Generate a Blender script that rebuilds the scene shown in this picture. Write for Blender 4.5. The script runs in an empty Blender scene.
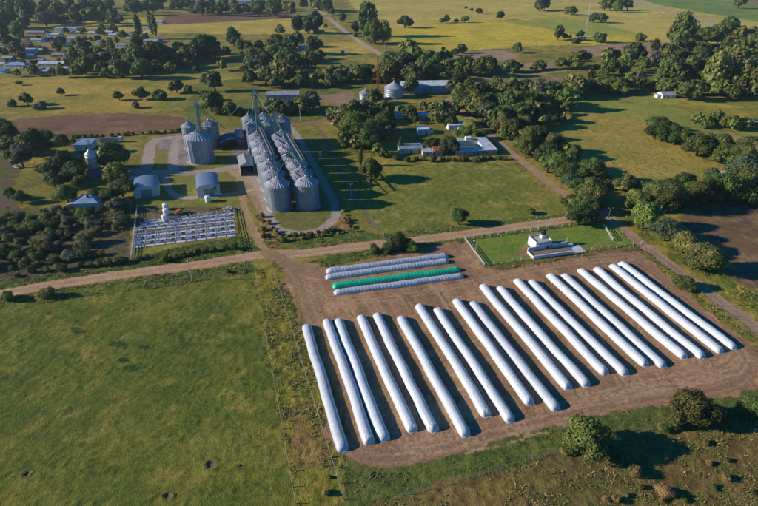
import bpy, math, random
import numpy as np
from mathutils import Vector, Matrix, noise as mnoise

scene = bpy.context.scene
COL = scene.collection
R = math.radians

# ------------------------------------------------------------------ camera, sky, sun, exposure
CAM_H = 100.0
PITCH = R(30.545)
FPX, CPX, CPY = 505.0, 379.0, 253.0
cd = bpy.data.cameras.new('camera')
cd.sensor_width = 36.0
cd.lens = FPX / 758.0 * 36.0
cd.clip_start = 1.0
cd.clip_end = 40000.0
cam = bpy.data.objects.new('camera', cd)
cam.location = (0, 0, CAM_H)
cam.rotation_euler = (math.pi / 2 - PITCH, 0, 0)
COL.objects.link(cam)
scene.camera = cam

SUN_EL = R(20.5)
SUN_AZ = R(182.5)                      # direction towards the sun, counter-clockwise from +x
w = bpy.data.worlds.new("World")
scene.world = w
w.use_nodes = True
nt = w.node_tree
sky = nt.nodes.new('ShaderNodeTexSky')
sky.sky_type = 'NISHITA'
sky.sun_disc = False
sky.sun_elevation = SUN_EL
sky.sun_rotation = math.pi / 2 - SUN_AZ
sky.altitude = 400
sky.air_density = 1.0
sky.dust_density = 0.2
sky.ozone_density = 6.0
bg = nt.nodes['Background']
bg.inputs['Strength'].default_value = 0.1
hsv = nt.nodes.new('ShaderNodeHueSaturation')          # a deep, clear blue evening sky
hsv.inputs['Saturation'].default_value = 1.65
nt.links.new(sky.outputs[0], hsv.inputs['Color'])
nt.links.new(hsv.outputs[0], bg.inputs['Color'])

sd = bpy.data.lights.new('sun', 'SUN')
sd.energy = 5.0
sd.angle = R(0.53)
sd.color = (1.0, 0.90, 0.74)
sun = bpy.data.objects.new('sun', sd)
to_sun = Vector((math.cos(SUN_EL) * math.cos(SUN_AZ), math.cos(SUN_EL) * math.sin(SUN_AZ), math.sin(SUN_EL)))
sun.rotation_euler = to_sun.to_track_quat('Z', 'Y').to_euler()
sun.location = to_sun * 500
COL.objects.link(sun)

scene.view_settings.view_transform = 'Standard'
scene.view_settings.look = 'None'
scene.view_settings.exposure = 0.36
scene.view_settings.gamma = 1.0
scene.view_settings.use_curve_mapping = False
scene.render.engine = 'CYCLES'
scene.cycles.max_bounces = 6
scene.cycles.diffuse_bounces = 3
scene.cycles.glossy_bounces = 2
scene.cycles.transparent_max_bounces = 4

# ------------------------------------------------------------------ survey helpers: the photograph's sight lines met with the ground
CP, SP = math.cos(PITCH), math.sin(PITCH)
def ray(u, v):
    x = (u - CPX) / FPX; yv = -(v - CPY) / FPX
    return np.array([x, CP + yv * SP, -SP + yv * CP])
def G(u, v, z=0.0):
    d = ray(u, v); t = (z - CAM_H) / d[2]
    return Vector((d[0] * t, d[1] * t, z))
def at_depth(u, v, y):
    d = ray(u, v); t = y / d[1]
    return Vector((d[0] * t, y, CAM_H + d[2] * t))
def mpp(y, z=0.0):
    return (y * CP + (CAM_H - z) * SP) / FPX
def T(x0, y0, sx, *pts):
    return [(x0 + a / sx, y0 + b / sx) for a, b in pts]

# ------------------------------------------------------------------ numpy noise
def _hash(ix, iy, seed):
    h = (ix.astype(np.int64) * 374761393 + iy.astype(np.int64) * 668265263 + seed * 1442695041) & 0xFFFFFFFF
    h = ((h ^ (h >> 13)) * 1274126177) & 0xFFFFFFFF
    return ((h ^ (h >> 16)) & 0xFFFF) / 65535.0
def vnoise(x, y, seed=0):
    ix = np.floor(x); iy = np.floor(y)
    fx = x - ix; fy = y - iy
    fx = fx * fx * (3 - 2 * fx); fy = fy * fy * (3 - 2 * fy)
    a = _hash(ix, iy, seed); b = _hash(ix + 1, iy, seed); c = _hash(ix, iy + 1, seed); d = _hash(ix + 1, iy + 1, seed)
    return (a * (1 - fx) + b * fx) * (1 - fy) + (c * (1 - fx) + d * fx) * fy
def fbm(x, y, seed=0, octv=4, gain=0.5):
    s = 0; a = 1.0; t = 0
    for k in range(octv):
        s = s + a * vnoise(x * 2 ** k + 17.3 * k, y * 2 ** k - 9.1 * k, seed + k); t += a; a *= gain
    return s / t

def lin(c):
    c = np.asarray(c, float) / 255.0
    return np.where(c <= 0.04045, c / 12.92, ((c + 0.055) / 1.055) ** 2.4)

# ------------------------------------------------------------------ materials
MATS = {}
def mat(name, col, rough=0.8, metal=0.0, var=0.25, scale=1.5, bump=0.0, bscale=6.0, spec=0.3, col2=None, orand=0.0):
    if name in MATS: return MATS[name]
    m = bpy.data.materials.new(name); m.use_nodes = True
    n = m.node_tree.nodes; l = m.node_tree.links; b = n['Principled BSDF']
    tc = n.new('ShaderNodeTexCoord')
    nz = n.new('ShaderNodeTexNoise'); nz.inputs['Scale'].default_value = scale; nz.inputs['Detail'].default_value = 6
    l.new(tc.outputs['Object'], nz.inputs['Vector'])
    rp = n.new('ShaderNodeMapRange')
    rp.inputs[1].default_value = 0.3; rp.inputs[2].default_value = 0.7
    l.new(nz.outputs['Fac'], rp.inputs[0])
    mx = n.new('ShaderNodeMix'); mx.data_type = 'RGBA'
    c1 = Vector(col); c2 = Vector(col2) if col2 else c1 * (1 - var)
    mx.inputs[6].default_value = (*c2, 1); mx.inputs[7].default_value = (*c1, 1)
    l.new(rp.outputs[0], mx.inputs[0])
    out = mx.outputs[2]
    if orand:           # each thing weathered a little differently
        oi = n.new('ShaderNodeObjectInfo'); ml = n.new('ShaderNodeMapRange'); ml.inputs[3].default_value = 1 - orand; ml.inputs[4].default_value = 1 + orand
        l.new(oi.outputs['Random'], ml.inputs[0])
        m2 = n.new('ShaderNodeMix'); m2.data_type = 'RGBA'; m2.blend_type = 'MULTIPLY'; m2.inputs[0].default_value = 1
        l.new(out, m2.inputs[6]); l.new(ml.outputs[0], m2.inputs[7]); out = m2.outputs[2]
    l.new(out, b.inputs['Base Color'])
    b.inputs['Roughness'].default_value = rough
    b.inputs['Metallic'].default_value = metal
    b.inputs['Specular IOR Level'].default_value = spec
    if bump:
        n2 = n.new('ShaderNodeTexNoise'); n2.inputs['Scale'].default_value = bscale; n2.inputs['Detail'].default_value = 4
        l.new(tc.outputs['Object'], n2.inputs['Vector'])
        bp = n.new('ShaderNodeBump'); bp.inputs['Strength'].default_value = bump; bp.inputs['Distance'].default_value = 0.1
        l.new(n2.outputs['Fac'], bp.inputs['Height']); l.new(bp.outputs[0], b.inputs['Normal'])
    MATS[name] = m
    return m

def foliage_mat(name, col, hue_var=0.12, val_var=0.35):
    m = bpy.data.materials.new(name); m.use_nodes = True
    n = m.node_tree.nodes; l = m.node_tree.links; b = n['Principled BSDF']
    at = n.new('ShaderNodeAttribute'); at.attribute_name = 'tint'
    oi = n.new('ShaderNodeObjectInfo')
    mr = n.new('ShaderNodeMapRange'); mr.inputs[3].default_value = 1 - val_var; mr.inputs[4].default_value = 1 + val_var
    l.new(oi.outputs['Random'], mr.inputs[0])
    mul = n.new('ShaderNodeMix'); mul.data_type = 'RGBA'; mul.blend_type = 'MULTIPLY'; mul.inputs[0].default_value = 1
    mul.inputs[6].default_value = (*col, 1); l.new(at.outputs['Color'], mul.inputs[7])
    hs = n.new('ShaderNodeHueSaturation'); l.new(mul.outputs[2], hs.inputs['Color'])
    l.new(mr.outputs[0], hs.inputs['Value'])
    wn = n.new('ShaderNodeTexWhiteNoise'); wn.noise_dimensions = '1D'; l.new(oi.outputs['Random'], wn.inputs['W'])
    hr = n.new('ShaderNodeMapRange'); hr.inputs[3].default_value = 0.5 - hue_var * 0.25; hr.inputs[4].default_value = 0.5 + hue_var * 0.15
    l.new(wn.outputs['Value'], hr.inputs[0]); l.new(hr.outputs[0], hs.inputs['Hue'])
    l.new(hs.outputs[0], b.inputs['Base Color'])
    b.inputs['Roughness'].default_value = 0.65
    b.inputs['Specular IOR Level'].default_value = 0.25
    tr = n.new('ShaderNodeBsdfTranslucent'); l.new(hs.outputs[0], tr.inputs['Color'])
    ms = n.new('ShaderNodeMixShader'); ms.inputs[0].default_value = 0.32
    l.new(b.outputs[0], ms.inputs[1]); l.new(tr.outputs[0], ms.inputs[2])
    l.new(ms.outputs[0], n['Material Output'].inputs['Surface'])
    MATS[name] = m
    return m

# ------------------------------------------------------------------ object helpers
def link(o): COL.objects.link(o); return o
def tag(o, label=None, cat=None, group=None, kind=None):
    if label: o['label'] = label
    if cat: o['category'] = cat
    if group: o['group'] = group
    if kind: o['kind'] = kind
    return o
def thing(name, label, cat, loc=(0, 0, 0), rz=0.0, group=None):
    o = bpy.data.objects.new(name, None); o.empty_display_size = 0.5
    o.location = loc; o.rotation_euler = (0, 0, rz)
    link(o); return tag(o, label, cat, group)

def np_mesh(name, verts, quads, mats, attr=None, fattr=None, smooth=False, mi=None):
    me = bpy.data.meshes.new(name)
    verts = np.ascontiguousarray(verts, np.float32); quads = np.ascontiguousarray(quads, np.int32)
    nv, nf, k = len(verts), len(quads), quads.shape[1]
    me.vertices.add(nv); me.vertices.foreach_set('co', verts.ravel())
    me.loops.add(nf * k); me.loops.foreach_set('vertex_index', quads.ravel())
    me.polygons.add(nf)
    me.polygons.foreach_set('loop_start', np.arange(0, nf * k, k, dtype=np.int32))
    try: me.polygons.foreach_set('loop_total', np.full(nf, k, np.int32))
    except Exception: pass
    if smooth: me.polygons.foreach_set('use_smooth', np.ones(nf, bool))
    if mi is not None: me.polygons.foreach_set('material_index', np.asarray(mi, np.int32))
    for m in mats: me.materials.append(m)
    me.update(calc_edges=True)
    if attr:
        for an, data in attr.items():
            a = me.attributes.new(an, 'FLOAT_COLOR', 'POINT')
            d = np.ones((nv, 4), np.float32); d[:, :3] = data
            a.data.foreach_set('color', d.ravel())
    if fattr:
        for an, data in fattr.items():
            a = me.attributes.new(an, 'FLOAT', 'POINT'); a.data.foreach_set('value', np.ascontiguousarray(data, np.float32))
    me.validate()
    return me
def add(name, me, parent=None, loc=None, rz=None):
    o = bpy.data.objects.new(name, me); link(o)
    if parent is not None: o.parent = parent
    if loc is not None: o.location = loc
    if rz is not None: o.rotation_euler = (0, 0, rz)
    return o

class MB:
    """collects shapes into one mesh"""
    def __init__(s): s.v = []; s.f = []; s.m = []; s.sm = []
    def _add(s, vs, fs, mi=0, sm=False):
        b = len(s.v); s.v += [tuple(p) for p in vs]
        for f in fs: s.f.append(tuple(b + i for i in f)); s.m.append(mi); s.sm.append(sm)
        return s
    def hexa(s, p, mi=0):
        return s._add(p, [(0, 3, 2, 1), (4, 5, 6, 7), (0, 1, 5, 4), (1, 2, 6, 5), (2, 3, 7, 6), (3, 0, 4, 7)], mi)
    def box(s, x0, x1, y0, y1, z0, z1, mi=0):
        return s.hexa([(x0, y0, z0), (x1, y0, z0), (x1, y1, z0), (x0, y1, z0), (x0, y0, z1), (x1, y0, z1), (x1, y1, z1), (x0, y1, z1)], mi)
    def wall(s, a, b, th, z0, z1, mi=0):
        a = Vector(a[:2]); b = Vector(b[:2]); d = (b - a).normalized(); nn = Vector((-d.y, d.x)) * th / 2
        q = [a - nn, b - nn, b + nn, a + nn]
        return s.hexa([(p.x, p.y, z0) for p in q] + [(p.x, p.y, z1) for p in q], mi)
    def tube(s, a, b, r0, r1=None, n=6, mi=0, cap=True, sm=True):
        a = Vector(a); b = Vector(b); r1 = r0 if r1 is None else r1
        d = (b - a).normalized(); x = d.orthogonal().normalized(); y = d.cross(x)
        vs = []
        for c, r in ((a, r0), (b, r1)):
            for k in range(n):
                t = 2 * math.pi * k / n; vs.append(c + x * math.cos(t) * r + y * math.sin(t) * r)
        s._add(vs, [(k, (k + 1) % n, n + (k + 1) % n, n + k) for k in range(n)], mi, sm)
        if cap: s._add(vs, [tuple(range(n - 1, -1, -1)), tuple(range(n, 2 * n))], mi)
        return s
    def lathe(s, prof, n=24, c=(0, 0, 0), mi=0, sm=True, cap=True):
        vs = []
        for r, z in prof:
            for k in range(n):
                t = 2 * math.pi * k / n; vs.append((c[0] + r * math.cos(t), c[1] + r * math.sin(t), c[2] + z))
        fs = [(i * n + k, i * n + (k + 1) % n, (i + 1) * n + (k + 1) % n, (i + 1) * n + k) for i in range(len(prof) - 1) for k in range(n)]
        s._add(vs, fs, mi, sm)
        if cap: s._add(vs, [tuple(range((len(prof) - 1) * n, len(prof) * n))], mi)
        return s
    def prism(s, poly, y0, y1, mi=0, sm=False):
        """polygon in x,z pushed along y"""
        n = len(poly)
        vs = [(x, y0, z) for x, z in poly] + [(x, y1, z) for x, z in poly]
        s._add(vs, [(k, (k + 1) % n, n + (k + 1) % n, n + k) for k in range(n)], mi, sm)
        return s._add(vs, [tuple(range(n - 1, -1, -1)), tuple(range(n, 2 * n))], mi)
    def blob(s, c, r, seed=0, mi=0, rough=0.25, n=8, m=6):
        rnd = random.Random(seed); vs = []
        for i in range(m + 1):
            for k in range(n):
                ph = math.pi * i / m; t = 2 * math.pi * k / n
                j = 1 + rough * (rnd.random() - .5) * (0 if i in (0, m) else 1)
                vs.append((c[0] + r[0] * math.sin(ph) * math.cos(t) * j, c[1] + r[1] * math.sin(ph) * math.sin(t) * j, c[2] + r[2] * math.cos(ph) * j))
        return s._add(vs, [(i * n + k, (i + 1) * n + k, (i + 1) * n + (k + 1) % n, i * n + (k + 1) % n) for i in range(m) for k in range(n)], mi, True)
    def mesh(s, name, mats):
        me = bpy.data.meshes.new(name)
        me.from_pydata(s.v, [], s.f)
        for m in (mats if isinstance(mats, (list, tuple)) else [mats]): me.materials.append(m)
        me.polygons.foreach_set('material_index', s.m); me.polygons.foreach_set('use_smooth', s.sm)
        me.update(); return me
    def build(s, name, mats, parent=None, loc=None, rz=None):
        return add(name, s.mesh(name, mats), parent, loc, rz)

def copy_tree(o, parent=None):
    c = o.copy(); COL.objects.link(c)
    if parent is not None: c.parent = parent
    for ch in list(o.children): copy_tree(ch, c)
    return c

# ================================================================== GROUND
K_ALB = 1.42       # photographed sunlit tone -> surface colour under this sun
def A(*c): return lin(c) * K_ALB
# zone: name, polygon (photo sight lines), colour a, b, c, patch scale (m), bump, height amplitude, streak angle (deg) or None
Z = []
SCRAPES = []
def zone(name, poly, a, b, c=None, ps=14, bump=0.5, amp=0.08, streak=None, warp=2.0, sw=3.0):
    Z.append(dict(name=name, poly=poly, a=A(*a), b=A(*b), c=A(*(c or a)), ps=ps, bump=bump, amp=amp, streak=streak, warp=warp, sw=sw))
DEF = dict(name='terrain', a=A(104, 98, 44), b=A(128, 114, 54), c=A(82, 85, 38), ps=18, bump=0.6, amp=0.12, streak=None, warp=0, sw=3)

GOLD = ((154, 134, 62), (136, 124, 58), (166, 142, 66))
zone('grain_field', [(330, -30), (758, -30), (900, -30), (900, 60), (758, 48), (660, 42), (600, 42), (440, 52), (395, 44), (372, 24), (352, 6)], (162, 144, 74), (144, 132, 66), (150, 138, 62), ps=60, amp=.1, warp=4, streak=8)
zone('yellow_field', [(388, 32), (430, 24), (500, 19), (565, 18), (610, 26), (665, 38), (600, 45), (520, 45), (440, 51), (398, 45)], (166, 145, 52), (148, 133, 52), (176, 150, 48), ps=30, amp=.2, warp=5)
zone('green_field', [(505, 22), (555, 17), (600, 22), (640, 34), (590, 36), (540, 28)], (132, 132, 56), (118, 122, 56), ps=40, amp=.1, warp=9)
zone('green_field', [(632, -4), (655, 4), (700, 12), (760, 22), (900, 40), (900, 10), (758, 4), (700, -10), (650, -16)], (92, 112, 52), (108, 120, 58), (84, 104, 50), ps=60, warp=5, amp=.1)
zone('fallow_field', [(690, -8), (770, 6), (900, 14), (900, -12), (740, -20)], (122, 98, 76), (108, 88, 66), ps=60, warp=5, amp=.1)
zone('grain_field', [(38, 26), (100, 20), (163, 16), (163, 24), (190, 23), (295, 18), (322, 22), (342, 35), (300, 34), (190, 34), (150, 36), (100, 29)], *GOLD, ps=30, warp=3, amp=.12)
zone('plowed_field', [(163, 14), (225, 12), (290, 10), (296, 17), (240, 21), (190, 23.5), (162, 24.5)], (94, 74, 58), (104, 82, 62), ps=40, warp=2, amp=.1, streak=4)
zone('green_field', [(290, 10.5), (312, 9), (322, 14), (296, 17)], (104, 108, 60), (116, 114, 62), ps=40, warp=2)
zone('grain_field', [(322, 44), (360, 41), (378, 52), (340, 58), (322, 55)], *GOLD, ps=30, warp=2)
zone('village_green', [(62, 45), (112, 40), (118, 58), (66, 58)], (98, 104, 50), (116, 108, 56), ps=30, warp=3)
zone('dirt_lot', [(42, 38), (56, 38), (52, 52), (40, 62), (30, 62)], (128, 104, 84), (110, 92, 70), ps=20, warp=2, amp=.04)
zone('dirt_lot', [(158, 34), (166, 34), (168, 44), (160, 50)], (128, 104, 84), (110, 92, 70), ps=20, warp=2, amp=.04)
zone('pasture', [(-120, 90), (0, 79), (100, 75), (190, 71), (240, 70), (235, 90), (190, 110), (160, 112), (60, 113), (0, 121), (-120, 130)], (144, 124, 58), (120, 112, 50), (152, 124, 62), ps=26, warp=4, amp=.15, streak=3, sw=9)
zone('plowed_field', [(-60, 124), (8, 121), (50, 116), (120, 113), (184, 117), (186, 124), (182, 129), (130, 134), (60, 138), (20, 136), (-60, 140)], (104, 80, 60), (92, 72, 54), (116, 90, 68), ps=24, warp=1.5, amp=.1, streak=6)
zone('pasture', [(190, 84), (245, 78), (340, 84), (338, 118), (290, 124), (190, 132), (186, 120)], (104, 99, 44), (84, 88, 39), (120, 107, 52), ps=18, warp=3, amp=.15)
zone('dirt_lot', [(318, 95), (352, 92), (362, 104), (345, 108), (320, 101)], (128, 106, 86), (112, 96, 72), ps=10, warp=2, amp=.04)
zone('dirt_lot', [(440, 55), (478, 51), (505, 50), (520, 57), (500, 62), (470, 60), (446, 62)], (140, 116, 92), (118, 102, 72), ps=20, warp=4, amp=.05)
zone('dirt_lot', [(572, 49), (600, 45), (640, 43), (672, 42), (674, 47), (640, 52), (600, 56), (575, 54)], (140, 114, 92), (124, 104, 80), ps=20, warp=3, amp=.05)
zone('dirt_lot', [(515, 64), (552, 62), (556, 68), (518, 70)], (140, 116, 94), (118, 102, 74), ps=14, warp=3, amp=.05)
zone('dirt_lot', [(476, 79), (520, 76), (572, 76), (592, 80), (570, 86), (520, 84), (480, 86)], (118, 102, 72), (104, 92, 56), (140, 112, 88), ps=12, warp=4, amp=.08)
zone('pasture', [(592, 72), (655, 70), (672, 84), (640, 92), (596, 84)], (92, 98, 46), (82, 90, 42), ps=16, warp=4)
zone('pasture', [(540, 100), (600, 98), (655, 95), (690, 100), (790, 112), (790, 128), (758, 140), (720, 128), (690, 130), (655, 130), (640, 122), (600, 118), (560, 120)], (122, 120, 54), (134, 124, 58), (106, 110, 48), ps=22, warp=3, amp=.12)
zone('dry_field', [(556, 124), (600, 110), (650, 125), (690, 150), (706, 170), (700, 186), (660, 190), (620, 180), (585, 160)], (134, 118, 60), (116, 110, 50), (150, 118, 56), ps=16, warp=4, amp=.15)
zone('weedy_field', [(676, 104), (760, 108), (820, 118), (758, 132), (700, 116)], (134, 116, 44), (104, 104, 46), ps=12, warp=4, amp=.25)
zone('dry_field', [(697, 128), (740, 134), (742, 144), (712, 138)], (142, 120, 78), (128, 112, 66), ps=14, warp=3)
zone('plowed_field', [(676, 216), (720, 206), (770, 202), (880, 215), (880, 320), (762, 292), (742, 288), (722, 270), (700, 244)], (104, 84, 62), (90, 74, 56), (120, 98, 70), ps=12, warp=2, amp=.08, streak=-40)
zone('pasture', [(338, 165), (380, 172), (440, 165), (508, 163), (540, 182), (576, 205), (560, 214), (500, 222), (440, 230), (380, 236), (362, 214)], (110, 107, 47), (95, 97, 42), (132, 118, 62), ps=13, warp=3, amp=.14)
# plant
zone('plant_lawn', [(140, 140), (185, 138), (190, 150), (235, 150), (262, 190), (262, 212), (236, 212), (140, 210)], (98, 102, 45), (110, 105, 51), (124, 106, 66), ps=7, warp=1, amp=.05, bump=.35)
zone('dirt_lot', [(219, 169.5), (246, 164), (256, 172), (264, 190), (268, 210), (262, 215), (246, 192), (238, 178), (228, 172)], (146, 122, 98), (128, 108, 82), ps=6, warp=1, amp=.02, bump=.25)
zone('concrete_pad', [(232, 146), (246, 144), (250, 165), (233, 165)], (120, 108, 104), (104, 96, 90), ps=6, warp=.3, amp=.0, bump=.1)
zone('concrete_pad', [(158, 138), (188, 134), (190, 152), (187, 172), (167, 172), (168, 150), (158, 150)], (126, 112, 106), (110, 100, 92), ps=8, warp=.4, amp=.0, bump=.1)
zone('weedy_bank', [(258, 214), (266, 214), (270, 224), (276, 232), (293, 236), (309, 236), (326, 231), (338, 219), (340, 208), (356, 232), (340, 240), (290, 244), (268, 248), (262, 240)], (128, 100, 62), (104, 90, 50), (146, 112, 70), ps=4, warp=1.5, amp=.35, bump=.8)
zone('loop_lawn', [(270, 208), (275, 222), (284, 229), (300, 231), (316, 229.5), (328, 222), (334, 211), (330, 196), (300, 170), (280, 170)], (90, 90, 46), (102, 98, 54), (80, 84, 42), ps=6, warp=.6, amp=.04, bump=.35)
zone('orchard_soil', [(-120, 216), (0, 205), (60, 212), (130, 212), (133, 262), (60, 277), (0, 284), (-120, 305)], (84, 72, 56), (92, 80, 56), (74, 80, 38), ps=5, warp=1.5, amp=.1)
zone('dirt_lot', [(-80, 152), (0, 150), (14, 158), (20, 172), (12, 188), (22, 200), (10, 208), (-80, 214)], (92, 76, 64), (80, 76, 48), ps=8, warp=2.5, amp=.05)
zone('pen_yard', [(137, 208), (234, 207), (238, 236), (132, 250)], (96, 78, 66), (82, 84, 46), (112, 90, 74), ps=3.5, warp=.6, amp=.05)
zone('verge', [(-150, 312), (0, 282), (60, 275), (132, 258), (190, 246), (240, 236), (262, 250), (190, 263), (60, 284), (-150, 326)], (72, 82, 38), (60, 72, 34), (92, 94, 46), ps=4, warp=1.2, amp=.3, bump=.8)
zone('verge', [(-150, 330), (0, 296), (130, 278), (250, 262), (262, 270), (256, 276), (130, 292), (0, 312), (-150, 350)], (84, 90, 40), (70, 80, 36), (104, 98, 48), ps=3, warp=1.5, amp=.25, bump=.8)
zone('pasture', [(-170, 350), (0, 308), (130, 291), (256, 273), (262, 300), (275, 380), (296, 520), (296, 700), (-170, 700)], (102, 100, 42), (84, 90, 37), (120, 108, 50), ps=11, warp=1, amp=.14, bump=.9)
for (u_, v_, a_, b_) in ((122, 361, 6, 3), (143, 347, 6, 2.5), (80, 330, 9, 3), (132, 371, 9, 4), (120, 345, 10, 3)):
    zone('pasture', [(u_ + a_ * math.cos(t_ * .5236), v_ + b_ * math.sin(t_ * .5236)) for t_ in range(12)], (62, 74, 34), (54, 66, 30), ps=4, warp=1.3, amp=.3, bump=1)
for (u_, v_, a_, b_) in ((27, 474, 4, 2.6), (168, 496, 5, 3), (211, 465, 5.5, 4), (241, 466, 2.5, 1.6)):
    zone('bare_scrape', [(u_ + a_ * math.cos(t_ * .5236), v_ + b_ * math.sin(t_ * .5236)) for t_ in range(12)], (104, 78, 62), (84, 64, 50), ps=2, warp=.4, amp=.05)
    SCRAPES.append((u_, v_, a_))
zone('weed_strip', [(254, 270), (278, 267), (286, 292), (300, 330), (322, 400), (345, 520), (345, 700), (298, 700), (295, 506), (270, 370)], (118, 108, 44), (98, 98, 40), (136, 114, 58), ps=4, warp=.8, amp=.28, bump=1)
zone('weed_strip', [(284, 400), (318, 400), (330, 440), (334, 470), (296, 470)], (122, 98, 56), (104, 94, 44), (142, 110, 70), ps=4, warp=2.5, amp=.25, bump=1)
zone('verge', [(282, 238), (350, 230), (380, 234), (440, 228), (560, 214), (600, 208), (600, 215), (460, 236), (360, 244), (300, 250)], (84, 92, 42), (72, 84, 38), (108, 100, 50), ps=4, warp=1, amp=.2, bump=.8)
zone('verge', [(308, 262), (330, 256), (380, 247), (455, 236), (604, 214), (612, 226), (480, 244), (452, 243), (400, 252), (350, 263), (325, 269)], (80, 90, 40), (66, 78, 36), (104, 98, 48), ps=4, warp=1, amp=.22, bump=.8)
zone('weedy_bank', [(606, 218), (614, 222), (640, 240), (700, 286), (760, 331), (900, 440), (900, 460), (758, 352), (690, 300), (648, 264), (630, 250)], (116, 104, 48), (92, 96, 42), (132, 112, 58), ps=4, warp=1, amp=.3, bump=.9)
zone('weedy_bank', [(616, 208), (640, 214), (700, 244), (722, 272), (745, 290), (760, 292), (900, 360), (900, 420), (760, 316), (690, 264), (640, 230)], (104, 104, 44), (84, 92, 38), (134, 116, 52), ps=4, warp=1, amp=.3, bump=.9)
zone('compound_lawn', [(466, 241), (575, 226), (608, 222), (620, 234), (640, 243), (560, 255), (484, 266)], (86, 106, 42), (98, 112, 46), (116, 104, 56), ps=6, warp=.3, amp=.05, bump=.4)
zone('bare_scrape', [(513, 253), (524, 247), (532, 250), (534, 257), (520, 259)], (124, 100, 70), (108, 100, 56), ps=3, warp=.8, amp=.03)
zone('bare_scrape', [(572, 254), (584, 247), (590, 248), (584, 256)], (124, 104, 72), (104, 104, 52), ps=3, warp=.8, amp=.03)
zone('verge', [(484, 266), (560, 254), (642, 242), (650, 250), (640, 253), (560, 261), (494, 272)], (108, 96, 50), (84, 82, 40), ps=3, warp=.6, amp=.2, bump=.8)
zone('dirt_yard', [(284, 266), (312, 262), (330, 267), (360, 262), (400, 251), (452, 242), (470, 243), (484, 268), (500, 270), (560, 259), (640, 250), (652, 263), (690, 297), (740, 336), (775, 362), (768, 392), (720, 400), (660, 404), (600, 412), (540, 427), (480, 444), (430, 459), (385, 466), (356, 461), (346, 453), (322, 396), (302, 330), (290, 296)], (136, 104, 77), (123, 94, 70), (150, 117, 87), ps=16, warp=1.2, amp=.04, bump=.45, streak=-71, sw=1.3)
zone('dirt_yard', [(294, 300), (322, 310), (316, 322), (330, 380), (350, 440), (342, 448), (304, 330)], (98, 88, 52), (114, 92, 66), ps=4, warp=1.2, amp=.1, bump=.6, streak=-71, sw=1.6)
zone('grass_strip', [(346, 453), (356, 461), (385, 466), (430, 459), (480, 444), (540, 427), (600, 412), (700, 401), (780, 388), (900, 370), (900, 395), (758, 404), (680, 424), (600, 440), (520, 462), (440, 484), (380, 502), (330, 540), (330, 620), (345, 520)], (74, 84, 38), (90, 92, 44), (62, 74, 34), ps=4, warp=1.2, amp=.15, bump=.8)
zone('scrubland', [(372, 506), (440, 484), (520, 462), (600, 440), (680, 424), (758, 404), (900, 395), (900, 700), (330, 700), (330, 560)], (96, 80, 46), (112, 94, 52), (98, 92, 42), ps=3.5, warp=1.5, amp=.22, bump=1.0)

ROADS = []
def road(name, pts, wd, a, b, amp=0.02, rut=False):
    P = [G(*p) for p in pts]
    # smooth the line
    for _ in range(2):
        Q = [P[0]]
        for p, q in zip(P[:-1], P[1:]): Q += [p * .75 + q * .25, p * .25 + q * .75]
        P = Q + [P[-1]]
    ROADS.append(dict(name=name, P=np.array([(p.x, p.y) for p in P]), w=wd, a=A(*a), b=A(*b), amp=amp, rut=rut))
PINK = ((168, 136, 106), (146, 117, 89)); GREY = ((150, 134, 122), (134, 120, 110))
road('asphalt_road', [(630, -2), (655, 9), (690, 17), (720, 25), (752, 34)], 9, (138, 136, 138), (126, 124, 124))
road('dirt_road', [(298, -8), (306, 0), (325, 15), (350, 35), (365, 45), (382, 55)], 8, (162, 138, 126), (142, 124, 108))
road('dirt_road', [(20, 78.5), (100, 75.5), (190, 71), (250, 66.5), (310, 62), (378, 57.5), (400, 56)], 5, (140, 122, 88), (124, 112, 72))
road('dirt_road', [(568, 70), (540, 74), (500, 76), (475, 80), (462, 88), (455, 96), (446, 100), (458, 108), (470, 118), (492, 136), (505, 148), (530, 168), (560, 192), (590, 208), (606, 214)], 5.2, (148, 122, 98), (126, 106, 78))
road('dirt_road', [(160, 135), (200, 132), (243, 128), (290, 125), (320, 121), (340, 116), (338, 106), (322, 98)], 5.5, (128, 100, 80), (112, 92, 70))
road('farm_track', [(312, 124), (322, 132), (330, 148), (340, 170), (352, 192), (366, 212), (376, 228)], 2.6, (110, 96, 70), (92, 86, 56), rut=True)
road('plant_road', [(190, 136), (165, 138), (152, 140), (149, 152), (147, 166), (142, 176)], 6.5, *GREY)
road('plant_road', [(118, 171), (150, 172), (197, 173.5), (228, 168), (246, 164)], 6.5, *GREY)
road('plant_road', [(163, 174), (166, 182), (170, 191), (180, 198), (205, 197), (230, 194), (250, 190)], 3.6, *GREY)
road('plant_road', [(176, 140), (174, 150), (173, 160), (173, 172)], 5.0, *GREY)
road('ring_road', [(246, 164), (255, 182), (262, 196), (267, 210), (271, 222), (277.5, 229.5), (293, 233), (309, 233), (323.4, 228.3), (335, 219), (336.5, 208), (330, 194), (316, 168), (303, 146), (294, 131), (288, 125)], 4.2, *GREY)
road('dirt_road', [(238, 178), (242, 195), (245, 212), (253, 230), (262, 246), (268, 253)], 3.2, (150, 122, 90), (130, 108, 76), rut=True)
road('dirt_road', [(-190, 338), (-60, 307), (0, 293.5), (60, 283.5), (130, 273), (190, 266), (240, 257.5), (268, 254), (300, 254), (340, 248), (400, 242), (450, 235.5), (520, 226), (570, 219), (606, 214)], 6.2, *PINK, rut=True)
road('dirt_road', [(600, 206), (606, 214), (622, 229), (660, 257), (700, 286), (758, 328), (840, 388)], 5.0, (146, 122, 100), (126, 106, 84), rut=True)
road('dirt_road', [(268, 253), (286, 262), (298, 276), (306, 300), (314, 322)], 5.5, (142, 112, 84), (122, 100, 72), rut=True)
road('farm_track', [(286, 262), (310, 272), (340, 280), (400, 290)], 4.5, (136, 106, 82), (118, 94, 70))
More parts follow.
